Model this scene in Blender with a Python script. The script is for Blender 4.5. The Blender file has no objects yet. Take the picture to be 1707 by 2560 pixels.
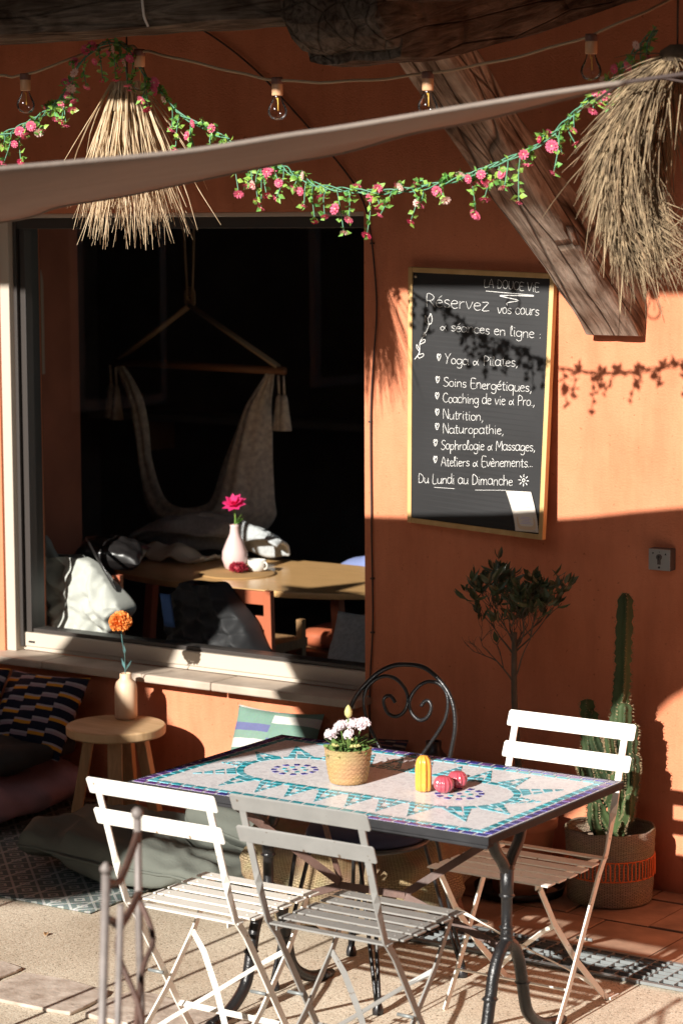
import bpy, bmesh, math, random
from mathutils import Vector, Matrix, Euler, noise
R=random.Random(7)
C=bpy.context.scene.collection
sc=bpy.context.scene
V=Vector
# ---------------------------------------------------------------- camera, sky, sun
CAM=(4.6246,-7.3829,2.2923); YAW,PITCH,ROLL=-.5911,.1183,-.0042
cd=bpy.data.cameras.new('camera'); cam=bpy.data.objects.new('camera',cd); C.objects.link(cam)
cd.sensor_fit='VERTICAL'; cd.sensor_height=36; cd.sensor_width=24; cd.lens=6073.9/2560*36
cd.clip_start=.05; cd.clip_end=2000
cy,sy,cp,sp=math.cos(YAW),math.sin(YAW),math.cos(PITCH),math.sin(PITCH)
f_=V((sy*cp,cy*cp,-sp)); r_=V((cy,-sy,0)); u_=r_.cross(f_)
r2=r_*math.cos(ROLL)+u_*math.sin(ROLL); u2=-r_*math.sin(ROLL)+u_*math.cos(ROLL)
M=Matrix((r2,u2,-f_)).transposed().to_4x4(); M.translation=V(CAM); cam.matrix_world=M
cd.dof.use_dof=True; cd.dof.focus_distance=7.7; cd.dof.aperture_fstop=4.2
sc.camera=cam
w=bpy.data.worlds.new('World'); sc.world=w; w.use_nodes=True
wn=w.node_tree.nodes; wl=w.node_tree.links
sky=wn.new('ShaderNodeTexSky'); sky.sky_type='NISHITA'; sky.sun_disc=False
sky.sun_elevation=math.atan(.43); sky.sun_rotation=math.pi-.006; sky.altitude=100
wl.new(sky.outputs[0],wn['Background'].inputs[0]); wn['Background'].inputs[1].default_value=.05
sl=bpy.data.lights.new('sun','SUN'); sl.energy=5.0; sl.angle=math.radians(.5); sl.color=(1,.95,.88)
so=bpy.data.objects.new('sun',sl); C.objects.link(so); so.location=(0,-20,10)
so.rotation_euler=V((-.006,1,-.43)).to_track_quat('-Z','Y').to_euler()
sc.view_settings.view_transform='Standard'; sc.view_settings.look='None'; sc.view_settings.gamma=1
sc.view_settings.exposure=.82
sc.cycles.max_bounces=8; sc.cycles.transparent_max_bounces=16
# ---------------------------------------------------------------- materials
def mat(name,col,rough=.6,metal=0,var=0,vscale=8,bump=0,bscale=60,spec=.5,col2=None,stretch=None,detail=6,coat=0,bdist=.004,trans=0):
    m=bpy.data.materials.new(name); m.use_nodes=True; nt=m.node_tree; N=nt.nodes; L=nt.links
    b=N['Principled BSDF']; b.inputs['Base Color'].default_value=(*col,1); b.inputs['Roughness'].default_value=rough
    b.inputs['Metallic'].default_value=metal; b.inputs['Specular IOR Level'].default_value=spec; b.inputs['Coat Weight'].default_value=coat
    tc=N.new('ShaderNodeTexCoord'); mp=N.new('ShaderNodeMapping'); L.new(tc.outputs['Object'],mp.inputs[0])
    if stretch: mp.inputs['Scale'].default_value=stretch
    if var or col2:
        n=N.new('ShaderNodeTexNoise'); n.inputs['Scale'].default_value=vscale; n.inputs['Detail'].default_value=detail; L.new(mp.outputs[0],n.inputs[0])
        rp=N.new('ShaderNodeValToRGB'); L.new(n.outputs[0],rp.inputs[0])
        c2=col2 or tuple(max(0,c*(1-var)) for c in col); c1=col if col2 else tuple(min(1,c*(1+var)) for c in col)
        rp.color_ramp.elements[0].position=.32; rp.color_ramp.elements[1].position=.68
        rp.color_ramp.elements[0].color=(*c2,1); rp.color_ramp.elements[1].color=(*c1,1)
        L.new(rp.outputs[0],b.inputs['Base Color'])
    if bump:
        n2=N.new('ShaderNodeTexNoise'); n2.inputs['Scale'].default_value=bscale; n2.inputs['Detail'].default_value=5; L.new(mp.outputs[0],n2.inputs[0])
        bp=N.new('ShaderNodeBump'); bp.inputs['Strength'].default_value=bump; bp.inputs['Distance'].default_value=bdist
        L.new(n2.outputs[0],bp.inputs['Height']); L.new(bp.outputs[0],b.inputs['Normal'])
    if trans:
        t=N.new('ShaderNodeBsdfTranslucent'); t.inputs[0].default_value=(*col,1); mx=N.new('ShaderNodeMixShader'); mx.inputs[0].default_value=trans
        L.new(b.outputs[0],mx.inputs[1]); L.new(t.outputs[0],mx.inputs[2]); L.new(mx.outputs[0],N['Material Output'].inputs[0])
    return m
def chips(m,col,scale=55,thr=.30):
    N,L=m.node_tree.nodes,m.node_tree.links; b=N['Principled BSDF']; src=b.inputs['Base Color'].links[0].from_socket
    tc=N.new('ShaderNodeTexCoord'); n=N.new('ShaderNodeTexNoise'); n.inputs['Scale'].default_value=scale; n.inputs['Detail'].default_value=6; L.new(tc.outputs['Object'],n.inputs[0])
    r=N.new('ShaderNodeValToRGB'); e=r.color_ramp.elements; e[0].position=thr; e[0].color=(*col,1); e[1].position=thr+.02; e[1].color=(1,1,1,1); L.new(n.outputs[0],r.inputs[0])
    mx=N.new('ShaderNodeMix'); mx.data_type='RGBA'; mx.blend_type='MULTIPLY'; mx.inputs[0].default_value=1; L.new(src,mx.inputs[6]); L.new(r.outputs[0],mx.inputs[7]); L.new(mx.outputs[2],b.inputs['Base Color'])
def nodes(m): return m.node_tree.nodes,m.node_tree.links
def glassmat(name,tint=(1,1,1),rough=0,ior=1.45):
    m=bpy.data.materials.new(name); m.use_nodes=True; N,L=nodes(m); N.remove(N['Principled BSDF'])
    t=N.new('ShaderNodeBsdfTransparent'); t.inputs[0].default_value=(*tint,1)
    g=N.new('ShaderNodeBsdfGlossy'); g.inputs['Roughness'].default_value=rough
    fr=N.new('ShaderNodeFresnel'); fr.inputs[0].default_value=ior
    mx=N.new('ShaderNodeMixShader'); L.new(fr.outputs[0],mx.inputs[0]); L.new(t.outputs[0],mx.inputs[1]); L.new(g.outputs[0],mx.inputs[2])
    L.new(mx.outputs[0],N['Material Output'].inputs[0]); return m
def uvpattern(name,cols,ncol,nrow,shift,rough=.9,cells=None,grad=None):
    """woven cushion cover: columns of short stripes, each column shifted"""
    m=bpy.data.materials.new(name); m.use_nodes=True; N,L=nodes(m); b=N['Principled BSDF']; b.inputs['Roughness'].default_value=rough; b.inputs['Specular IOR Level'].default_value=.15
    uv=N.new('ShaderNodeUVMap'); uv.uv_map='uv'; sx=N.new('ShaderNodeSeparateXYZ'); L.new(uv.outputs[0],sx.inputs[0])
    def mth(op,a,bb):
        n=N.new('ShaderNodeMath'); n.operation=op
        for i,x in enumerate((a,bb)):
            if x is None: continue
            if isinstance(x,(int,float)): n.inputs[i].default_value=x
            else: L.new(x,n.inputs[i])
        return n.outputs[0]
    c=mth('FLOOR',mth('MULTIPLY',sx.outputs[0],ncol),None)
    v=mth('FRACT',mth('ADD',mth('MULTIPLY',sx.outputs[1],nrow),mth('MULTIPLY',c,shift)),None)
    rp=N.new('ShaderNodeValToRGB'); rp.color_ramp.interpolation='CONSTANT'; e=rp.color_ramp.elements
    tot=sum(k for _,k in cols); p=0
    while len(e)<len(cols): e.new(.5)
    for i,(cc,k) in enumerate(cols): e[i].position=p/tot; e[i].color=(*cc,1); p+=k
    L.new(v,rp.inputs[0]); 
    n=N.new('ShaderNodeTexNoise'); n.inputs['Scale'].default_value=180; tc=N.new('ShaderNodeTexCoord'); L.new(tc.outputs['Object'],n.inputs[0])
    mx=N.new('ShaderNodeMix'); mx.data_type='RGBA'; mx.blend_type='MULTIPLY'; mx.inputs[0].default_value=.35
    L.new(rp.outputs[0],mx.inputs[6]); L.new(n.outputs[1],mx.inputs[7]); L.new(mx.outputs[2],b.inputs['Base Color'])
    bp=N.new('ShaderNodeBump'); bp.inputs['Strength'].default_value=.3; bp.inputs['Distance'].default_value=.002; L.new(n.outputs[0],bp.inputs['Height']); L.new(bp.outputs[0],b.inputs['Normal'])
    return m
def stucco():
    m=bpy.data.materials.new('stucco'); m.use_nodes=True; N,L=nodes(m); b=N['Principled BSDF']; b.inputs['Roughness'].default_value=.95; b.inputs['Specular IOR Level'].default_value=.1
    tc=N.new('ShaderNodeTexCoord')
    n=N.new('ShaderNodeTexNoise'); n.inputs['Scale'].default_value=2.2; n.inputs['Detail'].default_value=8; n.inputs['Roughness'].default_value=.65; L.new(tc.outputs['Object'],n.inputs[0])
    rp=N.new('ShaderNodeValToRGB'); e=rp.color_ramp.elements; e[0].position=.3; e[0].color=(.62,.215,.110,1); e[1].position=.7; e[1].color=(.73,.272,.150,1); L.new(n.outputs[0],rp.inputs[0])
    sp_=N.new('ShaderNodeTexNoise'); sp_.inputs['Scale'].default_value=55; sp_.inputs['Detail'].default_value=3; L.new(tc.outputs['Object'],sp_.inputs[0])
    rs=N.new('ShaderNodeValToRGB'); e=rs.color_ramp.elements; e[0].position=.26; e[0].color=(.55,.5,.45,1); e[1].position=.34; e[1].color=(1,1,1,1); L.new(sp_.outputs[0],rs.inputs[0])
    mx=N.new('ShaderNodeMix'); mx.data_type='RGBA'; mx.blend_type='MULTIPLY'; mx.inputs[0].default_value=.8; L.new(rp.outputs[0],mx.inputs[6]); L.new(rs.outputs[0],mx.inputs[7])
    mp=N.new('ShaderNodeMapping'); mp.inputs['Scale'].default_value=(3.2,1,.7); L.new(tc.outputs['Object'],mp.inputs[0])
    ns=N.new('ShaderNodeTexNoise'); ns.inputs['Scale'].default_value=1.7; ns.inputs['Detail'].default_value=9; ns.inputs['Roughness'].default_value=.7; L.new(mp.outputs[0],ns.inputs[0])
    rq=N.new('ShaderNodeValToRGB'); e=rq.color_ramp.elements; e[0].position=.36; e[0].color=(.80,.76,.74,1); e[1].position=.56; e[1].color=(1,1,1,1); L.new(ns.outputs[0],rq.inputs[0])
    m2=N.new('ShaderNodeMix'); m2.data_type='RGBA'; m2.blend_type='MULTIPLY'; m2.inputs[0].default_value=.75; L.new(mx.outputs[2],m2.inputs[6]); L.new(rq.outputs[0],m2.inputs[7]); L.new(m2.outputs[2],b.inputs['Base Color'])
    n2=N.new('ShaderNodeTexNoise'); n2.inputs['Scale'].default_value=140; n2.inputs['Detail'].default_value=4; L.new(tc.outputs['Object'],n2.inputs[0])
    n3=N.new('ShaderNodeTexNoise'); n3.inputs['Scale'].default_value=14; L.new(tc.outputs['Object'],n3.inputs[0])
    ad=N.new('ShaderNodeMath'); ad.operation='ADD'; L.new(n2.outputs[0],ad.inputs[0]); L.new(n3.outputs[0],ad.inputs[1])
    bp=N.new('ShaderNodeBump'); bp.inputs['Strength'].default_value=.5; bp.inputs['Distance'].default_value=.006; L.new(ad.outputs[0],bp.inputs['Height']); L.new(bp.outputs[0],b.inputs['Normal'])
    return m
def aggregate():
    m=bpy.data.materials.new('aggregate'); m.use_nodes=True; N,L=nodes(m); b=N['Principled BSDF']; b.inputs['Roughness'].default_value=.85
    tc=N.new('ShaderNodeTexCoord'); v=N.new('ShaderNodeTexVoronoi'); v.inputs['Scale'].default_value=215; L.new(tc.outputs['Object'],v.inputs[0])
    rp=N.new('ShaderNodeValToRGB'); e=rp.color_ramp.elements
    for i,(p,c) in enumerate([(0,(.22,.175,.125)),(.07,(.53,.44,.33)),(.4,(.65,.56,.435)),(.75,(.73,.64,.50)),(1,(.80,.73,.60))]):
        if i>1: e.new(p)
    ee=sorted(e,key=lambda q:q.position)
    for q,(p,c) in zip(e,[(0,(.22,.175,.125)),(.07,(.53,.44,.33)),(.4,(.65,.56,.435)),(.75,(.73,.64,.50)),(1,(.80,.73,.60))]): q.position=p; q.color=(*c,1)
    sr=N.new('ShaderNodeSeparateColor'); L.new(v.outputs['Color'],sr.inputs[0]); L.new(sr.outputs[0],rp.inputs[0])
    n=N.new('ShaderNodeTexNoise'); n.inputs['Scale'].default_value=1.6; n.inputs['Detail'].default_value=7; L.new(tc.outputs['Object'],n.inputs[0])
    r3=N.new('ShaderNodeValToRGB'); r3.color_ramp.elements[0].position=.3; r3.color_ramp.elements[0].color=(.66,.62,.58,1); r3.color_ramp.elements[1].position=.65; L.new(n.outputs[0],r3.inputs[0])
    mx=N.new('ShaderNodeMix'); mx.data_type='RGBA'; mx.blend_type='MULTIPLY'; mx.inputs[0].default_value=1; L.new(rp.outputs[0],mx.inputs[6]); L.new(r3.outputs[0],mx.inputs[7]); L.new(mx.outputs[2],b.inputs['Base Color'])
    bp=N.new('ShaderNodeBump'); bp.inputs['Strength'].default_value=.3; bp.inputs['Distance'].default_value=.003; bp.invert=True; L.new(v.outputs['Distance'],bp.inputs['Height']); L.new(bp.outputs[0],b.inputs['Normal'])
    return m
def oldwood(name,c1,c2,axis_scale,sc_=6,tilt=None):
    m=mat(name,c1,rough=.85,col2=c2,vscale=sc_,stretch=axis_scale,bump=.9,bscale=sc_*2.2,detail=9,bdist=.012,spec=.2)
    if tilt is not None:
        mp=[n for n in m.node_tree.nodes if n.type=='MAPPING'][0]; mp.vector_type='TEXTURE'; mp.inputs['Rotation'].default_value=(tilt,0,0); mp.inputs['Scale'].default_value=tuple(1/q for q in axis_scale)
    return m
def weave(name,c1,c2,scale,bump=.6):
    m=bpy.data.materials.new(name); m.use_nodes=True; N,L=nodes(m); b=N['Principled BSDF']; b.inputs['Roughness'].default_value=.9; b.inputs['Specular IOR Level'].default_value=.15
    tc=N.new('ShaderNodeTexCoord'); n0=N.new('ShaderNodeTexNoise'); n0.inputs['Scale'].default_value=9; L.new(tc.outputs['Object'],n0.inputs[0])
    br=N.new('ShaderNodeTexBrick'); br.inputs['Scale'].default_value=scale; br.inputs['Color1'].default_value=(*c1,1); br.inputs['Color2'].default_value=(*[x*.75 for x in c1],1); br.inputs['Mortar'].default_value=(*c2,1); br.inputs['Mortar Size'].default_value=.03
    uv=N.new('ShaderNodeUVMap'); uv.uv_map='uv'; L.new(uv.outputs[0],br.inputs[0])
    mx=N.new('ShaderNodeMix'); mx.data_type='RGBA'; mx.blend_type='MULTIPLY'; mx.inputs[0].default_value=.5; L.new(br.outputs[0],mx.inputs[6]); L.new(n0.outputs[1],mx.inputs[7])
    hs=N.new('ShaderNodeGamma'); hs.inputs[1].default_value=.85; L.new(mx.outputs[2],hs.inputs[0]); L.new(hs.outputs[0],b.inputs['Base Color'])
    bp=N.new('ShaderNodeBump'); bp.inputs['Strength'].default_value=bump; bp.inputs['Distance'].default_value=.004; bp.invert=True; L.new(br.outputs[1],bp.inputs['Height']); L.new(bp.outputs[0],b.inputs['Normal'])
    return m
M_={}
M_['stucco']=stucco(); M_['agg']=aggregate()
M_['terracotta_tile']=mat('terracotta_tile',(.36,.225,.15),.7,var=.3,vscale=7,bump=.4,bscale=40)
M_['bounce_damper']=mat('bounce_damper',(.045,.043,.042),.85,var=.2,vscale=30,bump=.4,bscale=120)
M_['grout']=mat('grout',(.16,.12,.09),.9)
M_['stone']=mat('stone',(.60,.51,.43),.9,col2=(.36,.28,.22),vscale=16,bump=1.0,bscale=34)
M_['sill']=mat('sill',(.52,.43,.345),.6,col2=(.33,.26,.20),vscale=5,bump=.35,bscale=30)
M_['beam_wood']=oldwood('beam_wood',(.11,.08,.058),(.035,.024,.016),(.7,5,5),5)
M_['brace_wood']=oldwood('brace_wood',(.50,.42,.36),(.17,.125,.095),(7,.55,7),6,math.radians(-38))
def graywood(nm='weathered_timber',rot=(math.radians(-38),0,0),scl=(1,9,1),k=1.0):
    m=bpy.data.materials.new(nm); m.use_nodes=True; N,L=nodes(m); b=N['Principled BSDF']; b.inputs['Roughness'].default_value=.9; b.inputs['Specular IOR Level'].default_value=.15
    tc=N.new('ShaderNodeTexCoord'); mp=N.new('ShaderNodeMapping'); mp.vector_type='TEXTURE'; mp.inputs['Rotation'].default_value=rot; mp.inputs['Scale'].default_value=scl; L.new(tc.outputs['Object'],mp.inputs[0])
    w_=N.new('ShaderNodeTexNoise'); w_.inputs['Scale'].default_value=30; w_.inputs['Detail'].default_value=8; w_.inputs['Distortion'].default_value=1.6; w_.inputs['Roughness'].default_value=.65; L.new(mp.outputs[0],w_.inputs[0])
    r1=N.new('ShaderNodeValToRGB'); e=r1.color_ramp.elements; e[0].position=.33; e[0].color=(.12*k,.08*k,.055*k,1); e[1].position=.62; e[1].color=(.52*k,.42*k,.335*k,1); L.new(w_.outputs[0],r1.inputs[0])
    n=N.new('ShaderNodeTexNoise'); n.inputs['Scale'].default_value=7; n.inputs['Detail'].default_value=6; L.new(tc.outputs['Object'],n.inputs[0])
    r2_=N.new('ShaderNodeValToRGB'); e=r2_.color_ramp.elements; e[0].position=.35; e[0].color=(.55,.47,.42,1); e[1].position=.6; e[1].color=(1,1,1,1); L.new(n.outputs[0],r2_.inputs[0])
    v=N.new('ShaderNodeTexVoronoi'); v.feature='DISTANCE_TO_EDGE'; v.inputs['Scale'].default_value=11; L.new(mp.outputs[0],v.inputs[0])
    r3=N.new('ShaderNodeValToRGB'); e=r3.color_ramp.elements; e[0].position=.0; e[0].color=(.12,.09,.07,1); e[1].position=.035; e[1].color=(1,1,1,1); L.new(v.outputs[0],r3.inputs[0])
    m1=N.new('ShaderNodeMix'); m1.data_type='RGBA'; m1.blend_type='MULTIPLY'; m1.inputs[0].default_value=1; L.new(r1.outputs[0],m1.inputs[6]); L.new(r2_.outputs[0],m1.inputs[7])
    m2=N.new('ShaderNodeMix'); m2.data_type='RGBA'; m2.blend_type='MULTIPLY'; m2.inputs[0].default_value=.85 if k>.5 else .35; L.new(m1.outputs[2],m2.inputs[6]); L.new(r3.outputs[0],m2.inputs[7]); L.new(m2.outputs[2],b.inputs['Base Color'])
    ad=N.new('ShaderNodeMath'); ad.operation='ADD'; L.new(w_.outputs[0],ad.inputs[0]); L.new(r3.outputs[0],ad.inputs[1])
    bp=N.new('ShaderNodeBump'); bp.inputs['Strength'].default_value=.8; bp.inputs['Distance'].default_value=.012; L.new(ad.outputs[0],bp.inputs['Height']); L.new(bp.outputs[0],b.inputs['Normal'])
    return m
M_['brace_wood']=graywood()
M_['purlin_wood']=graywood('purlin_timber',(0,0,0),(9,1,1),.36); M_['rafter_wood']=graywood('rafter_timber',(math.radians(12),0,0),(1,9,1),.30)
M_['roofboard']=mat('roofboard',(.10,.07,.05),.9,var=.3)
M_['cream_frame']=mat('cream_frame',(.50,.43,.35),.45)
M_['dark_frame']=mat('dark_frame',(.045,.038,.034),.4)
M_['glass']=glassmat('window_glass',(.95,.96,.95),0,1.65)
M_['bulbglass']=glassmat('bulb_glass',(1,1,1),.13,1.27)
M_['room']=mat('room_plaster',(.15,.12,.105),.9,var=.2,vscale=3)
M_['reflected_red']=mat('reflected_red',(.42,.16,.10),.9,var=.2,vscale=3)
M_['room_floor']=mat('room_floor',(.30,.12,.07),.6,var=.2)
M_['white_paint']=mat('white_paint',(.80,.77,.70),.4,var=.03,vscale=20)
M_['grey_paint']=mat('grey_paint',(.27,.265,.25),.45,var=.06,vscale=20)
chips(M_['white_paint'],(.45,.33,.24)); chips(M_['grey_paint'],(.5,.38,.3))
M_['black_iron']=mat('black_iron',(.012,.012,.013),.33,bump=.35,bscale=160,var=.3,vscale=12)
M_['rust']=mat('rust_iron',(.10,.055,.042),.6,var=.35,vscale=14,bump=.3,bscale=90)
M_['rail_iron']=mat('rail_iron',(.20,.17,.155),.5,var=.2,vscale=20,bump=.2)
M_['galv']=mat('galvanised',(.24,.26,.26),.5,metal=.3,var=.15,vscale=15)
M_['black_void']=mat('drain_channel',(.02,.02,.02),.9)
M_['board']=mat('slate_board',(.013,.013,.014),.65,var=.25,vscale=5,detail=9)
M_['pine']=mat('pine_frame',(.66,.44,.19),.5,col2=(.55,.34,.13),vscale=7,stretch=(3,1,1))
M_['chalk']=mat('chalk',(.82,.81,.78),.95)
M_['paper']=mat('paper',(.78,.72,.64),.8); M_['paper2']=mat('paper_print',(.74,.58,.40),.8); M_['paper3']=mat('paper_lilac',(.62,.58,.74),.8)
M_['screw']=mat('screw',(.5,.42,.3),.3,metal=.9)
M_['rope']=mat('rope',(.45,.32,.2),.95); M_['cable']=mat('cable_black',(.05,.03,.025),.7); M_['wirewhite']=mat('wire_white',(.7,.68,.64),.5)
M_['socket']=mat('socket',(.16,.075,.055),.55); M_['socket_lit']=mat('socket_sunlit',(.70,.40,.22),.45)  # lower socket takes the sunlit tone as colour, upper cap the shaded one
M_['filament']=mat('filament',(.85,.5,.1),.4)
M_['straw']=mat('straw',(.78,.62,.42),.75,col2=(.50,.35,.19),vscale=30,trans=.2); M_['straw_dark']=mat('straw_aged',(.50,.37,.22),.85,col2=(.13,.09,.05),vscale=26,trans=.12)
M_['strawold']=mat('straw_old',(.30,.20,.11),.9,col2=(.10,.07,.045),vscale=26)
M_['strawcore']=mat('straw_core',(.10,.07,.045),.9,var=.3,vscale=30)
M_['sail']=mat('sail_cloth',(.40,.33,.28),.9,var=.13,vscale=2.2,bump=.5,bscale=26,bdist=.006,trans=.4,spec=.1)
M_['stem']=mat('garland_stem',(.10,.27,.17),.5); M_['leafg']=mat('garland_leaf',(.10,.36,.09),.45,col2=(.35,.5,.08),vscale=30,trans=.2)
M_['pink']=mat('petal_pink',(.80,.15,.26),.6,trans=.25); M_['pale']=mat('petal_pale',(.86,.60,.53),.6,trans=.25); M_['magenta']=mat('petal_magenta',(.62,.04,.12),.6,trans=.25); M_['pollen']=mat('pollen',(.70,.38,.30),.8)
M_['tile_base']=None
M_['navy']=mat('tile_navy',(.045,.04,.24),.18,var=.35,vscale=25); M_['purple']=mat('tile_purple',(.13,.06,.23),.18,var=.3,vscale=25)
M_['turq']=mat('tile_turquoise',(.03,.30,.36),.18,var=.35,vscale=25); M_['turq2']=mat('tile_teal_light',(.13,.40,.47),.18,var=.25,vscale=25)
M_['tabled']=mat('table_edge',(.03,.03,.032),.6,bump=.3,bscale=80,var=.3,spec=.12)
M_['navy_cushion']=mat('navy_cushion',(.012,.018,.05),.9)
M_['basketlight']=None
M_['yellow_cer']=mat('yellow_ceramic',(.74,.36,.055),.25,coat=.3); M_['pink_cer']=mat('pink_ceramic',(.50,.08,.11),.18,coat=.5)
M_['sidewood']=mat('side_wood',(.60,.40,.22),.55,col2=(.47,.29,.14),vscale=5,stretch=(1,6,1)); M_['legwood']=mat('leg_wood',(.42,.24,.11),.6,var=.2,stretch=(8,8,1))
M_['vasewood']=mat('vase_wood',(.74,.55,.38),.5,col2=(.64,.43,.27),vscale=5,stretch=(5,5,.7))
M_['orange_petal']=mat('orange_petal',(.85,.24,.03),.6,trans=.2,col2=(.85,.42,.12),vscale=60); M_['bluestem']=mat('pale_stem',(.12,.28,.28),.6)
M_['mauve']=mat('mauve_cloth',(.30,.19,.22),.95,var=.15,bump=.3,bscale=120,spec=.1); M_['charcoal']=mat('charcoal_cloth',(.035,.035,.035),.95,var=.2,bump=.3,bscale=120,spec=.1)
M_['sage']=mat('sage_cloth',(.122,.130,.112),.95,var=.1,vscale=4,bump=.35,bscale=150,spec=.1)
M_['burlap']=weave('burlap',(.38,.275,.16),(.10,.065,.03),60,.8)
M_['basket']=weave('seagrass',(.50,.375,.245),(.12,.08,.045),26,.8); M_['basket2']=weave('light_wicker',(.70,.47,.20),(.30,.17,.06),22,.6)
M_['orange_cord']=mat('orange_cord',(.80,.17,.04),.7)
M_['soil']=mat('soil',(.04,.028,.02),.95,bump=.6)
M_['bark']=mat('bark',(.10,.08,.06),.9,var=.3,vscale=20); M_['oliveleaf']=mat('olive_leaf',(.035,.06,.03),.4,col2=(.06,.085,.04),vscale=20)
M_['cactus']=mat('cactus_skin',(.062,.10,.03),.7,col2=(.014,.026,.009),vscale=10,stretch=(1,1,.4)); M_['spine']=mat('spine',(.30,.22,.12),.8)
M_['terracotta']=mat('terracotta',(.40,.15,.075),.8,var=.25,vscale=10); M_['blackpot']=mat('black_pot',(.02,.02,.022),.35)
M_['houseplant']=mat('plant_leaf',(.06,.14,.035),.5,col2=(.16,.24,.06),vscale=40); M_['carnation']=mat('carnation',(.84,.72,.77),.7,trans=.25,col2=(.88,.86,.84),vscale=50); M_['bud']=mat('bud',(.55,.5,.2),.6)
M_['keybox']=mat('key_box_metal',(.45,.47,.46),.35,metal=.6); M_['keyside']=mat('key_box_side',(.10,.085,.08),.6); M_['blackmark']=mat('black_mark',(.015,.015,.015),.5)
M_['hammock']=mat('hammock_cotton',(.82,.68,.56),.95,var=.3,vscale=40,bump=.5,bscale=200,trans=.2); M_['hambar']=mat('hammock_bar',(.30,.13,.055),.5)
M_['maple']=mat('maple_top',(.78,.46,.20),.25,var=.08,stretch=(1,6,1)); M_['white_cloth']=mat('white_cloth',(.50,.51,.47),.95,bump=.2,bscale=150,spec=.1); M_['cream_cloth']=mat('cream_cloth',(.78,.70,.55),.95,spec=.1)
M_['black_nylon']=mat('black_nylon',(.028,.028,.03),.7); M_['blue_lining']=mat('blue_lining',(.05,.13,.36),.7); M_['greyfelt']=mat('grey_felt',(.48,.50,.51),.98,var=.15,vscale=60,bump=.5,bscale=150,spec=.05)
M_['bluecloth']=mat('blue_cloth',(.22,.27,.52),.95); M_['porcelain']=mat('pink_porcelain',(.78,.56,.54),.25); M_['hotpink']=mat('hot_pink_petal',(.85,.04,.22),.6,trans=.25); M_['darkred']=mat('dark_red_petal',(.35,.02,.04),.6); M_['placemat']=mat('placemat',(.46,.26,.10),.9,bump=.6,bscale=90)
M_['white_cer']=mat('white_ceramic',(.78,.75,.7),.3); M_['redwood']=mat('red_wood',(.48,.13,.06),.5); M_['leather']=mat('black_leather',(.015,.013,.013),.3); M_['shelf']=mat('shelf_board',(.35,.3,.26),.6)
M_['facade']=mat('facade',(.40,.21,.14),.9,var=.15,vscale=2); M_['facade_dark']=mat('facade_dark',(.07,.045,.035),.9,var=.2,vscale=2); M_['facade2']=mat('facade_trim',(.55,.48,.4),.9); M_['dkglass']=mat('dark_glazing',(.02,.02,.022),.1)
def tilebase():
    m=bpy.data.materials.new('mosaic_cream'); m.use_nodes=True; N,L=nodes(m); b=N['Principled BSDF']; b.inputs['Roughness'].default_value=.3
    tc=N.new('ShaderNodeTexCoord'); v=N.new('ShaderNodeTexVoronoi'); v.feature='DISTANCE_TO_EDGE'; v.inputs['Scale'].default_value=62; L.new(tc.outputs['Object'],v.inputs[0])
    v2=N.new('ShaderNodeTexVoronoi'); v2.inputs['Scale'].default_value=62; L.new(tc.outputs['Object'],v2.inputs[0])
    sr=N.new('ShaderNodeSeparateColor'); L.new(v2.outputs['Color'],sr.inputs[0]); r1=N.new('ShaderNodeValToRGB'); L.new(sr.outputs[0],r1.inputs[0])
    r1.color_ramp.elements[0].color=(.63,.62,.64,1); r1.color_ramp.elements[1].color=(.78,.78,.80,1)
    r2_=N.new('ShaderNodeValToRGB'); L.new(v.outputs[0],r2_.inputs[0]); r2_.color_ramp.elements[0].position=.03; r2_.color_ramp.elements[1].position=.09
    mx=N.new('ShaderNodeMix'); mx.data_type='RGBA'; L.new(r2_.outputs[0],mx.inputs[0]); mx.inputs[6].default_value=(.85,.85,.86,1); L.new(r1.outputs[0],mx.inputs[7]); L.new(mx.outputs[2],b.inputs['Base Color'])
    return m
M_['tile_base']=tilebase()
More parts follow.
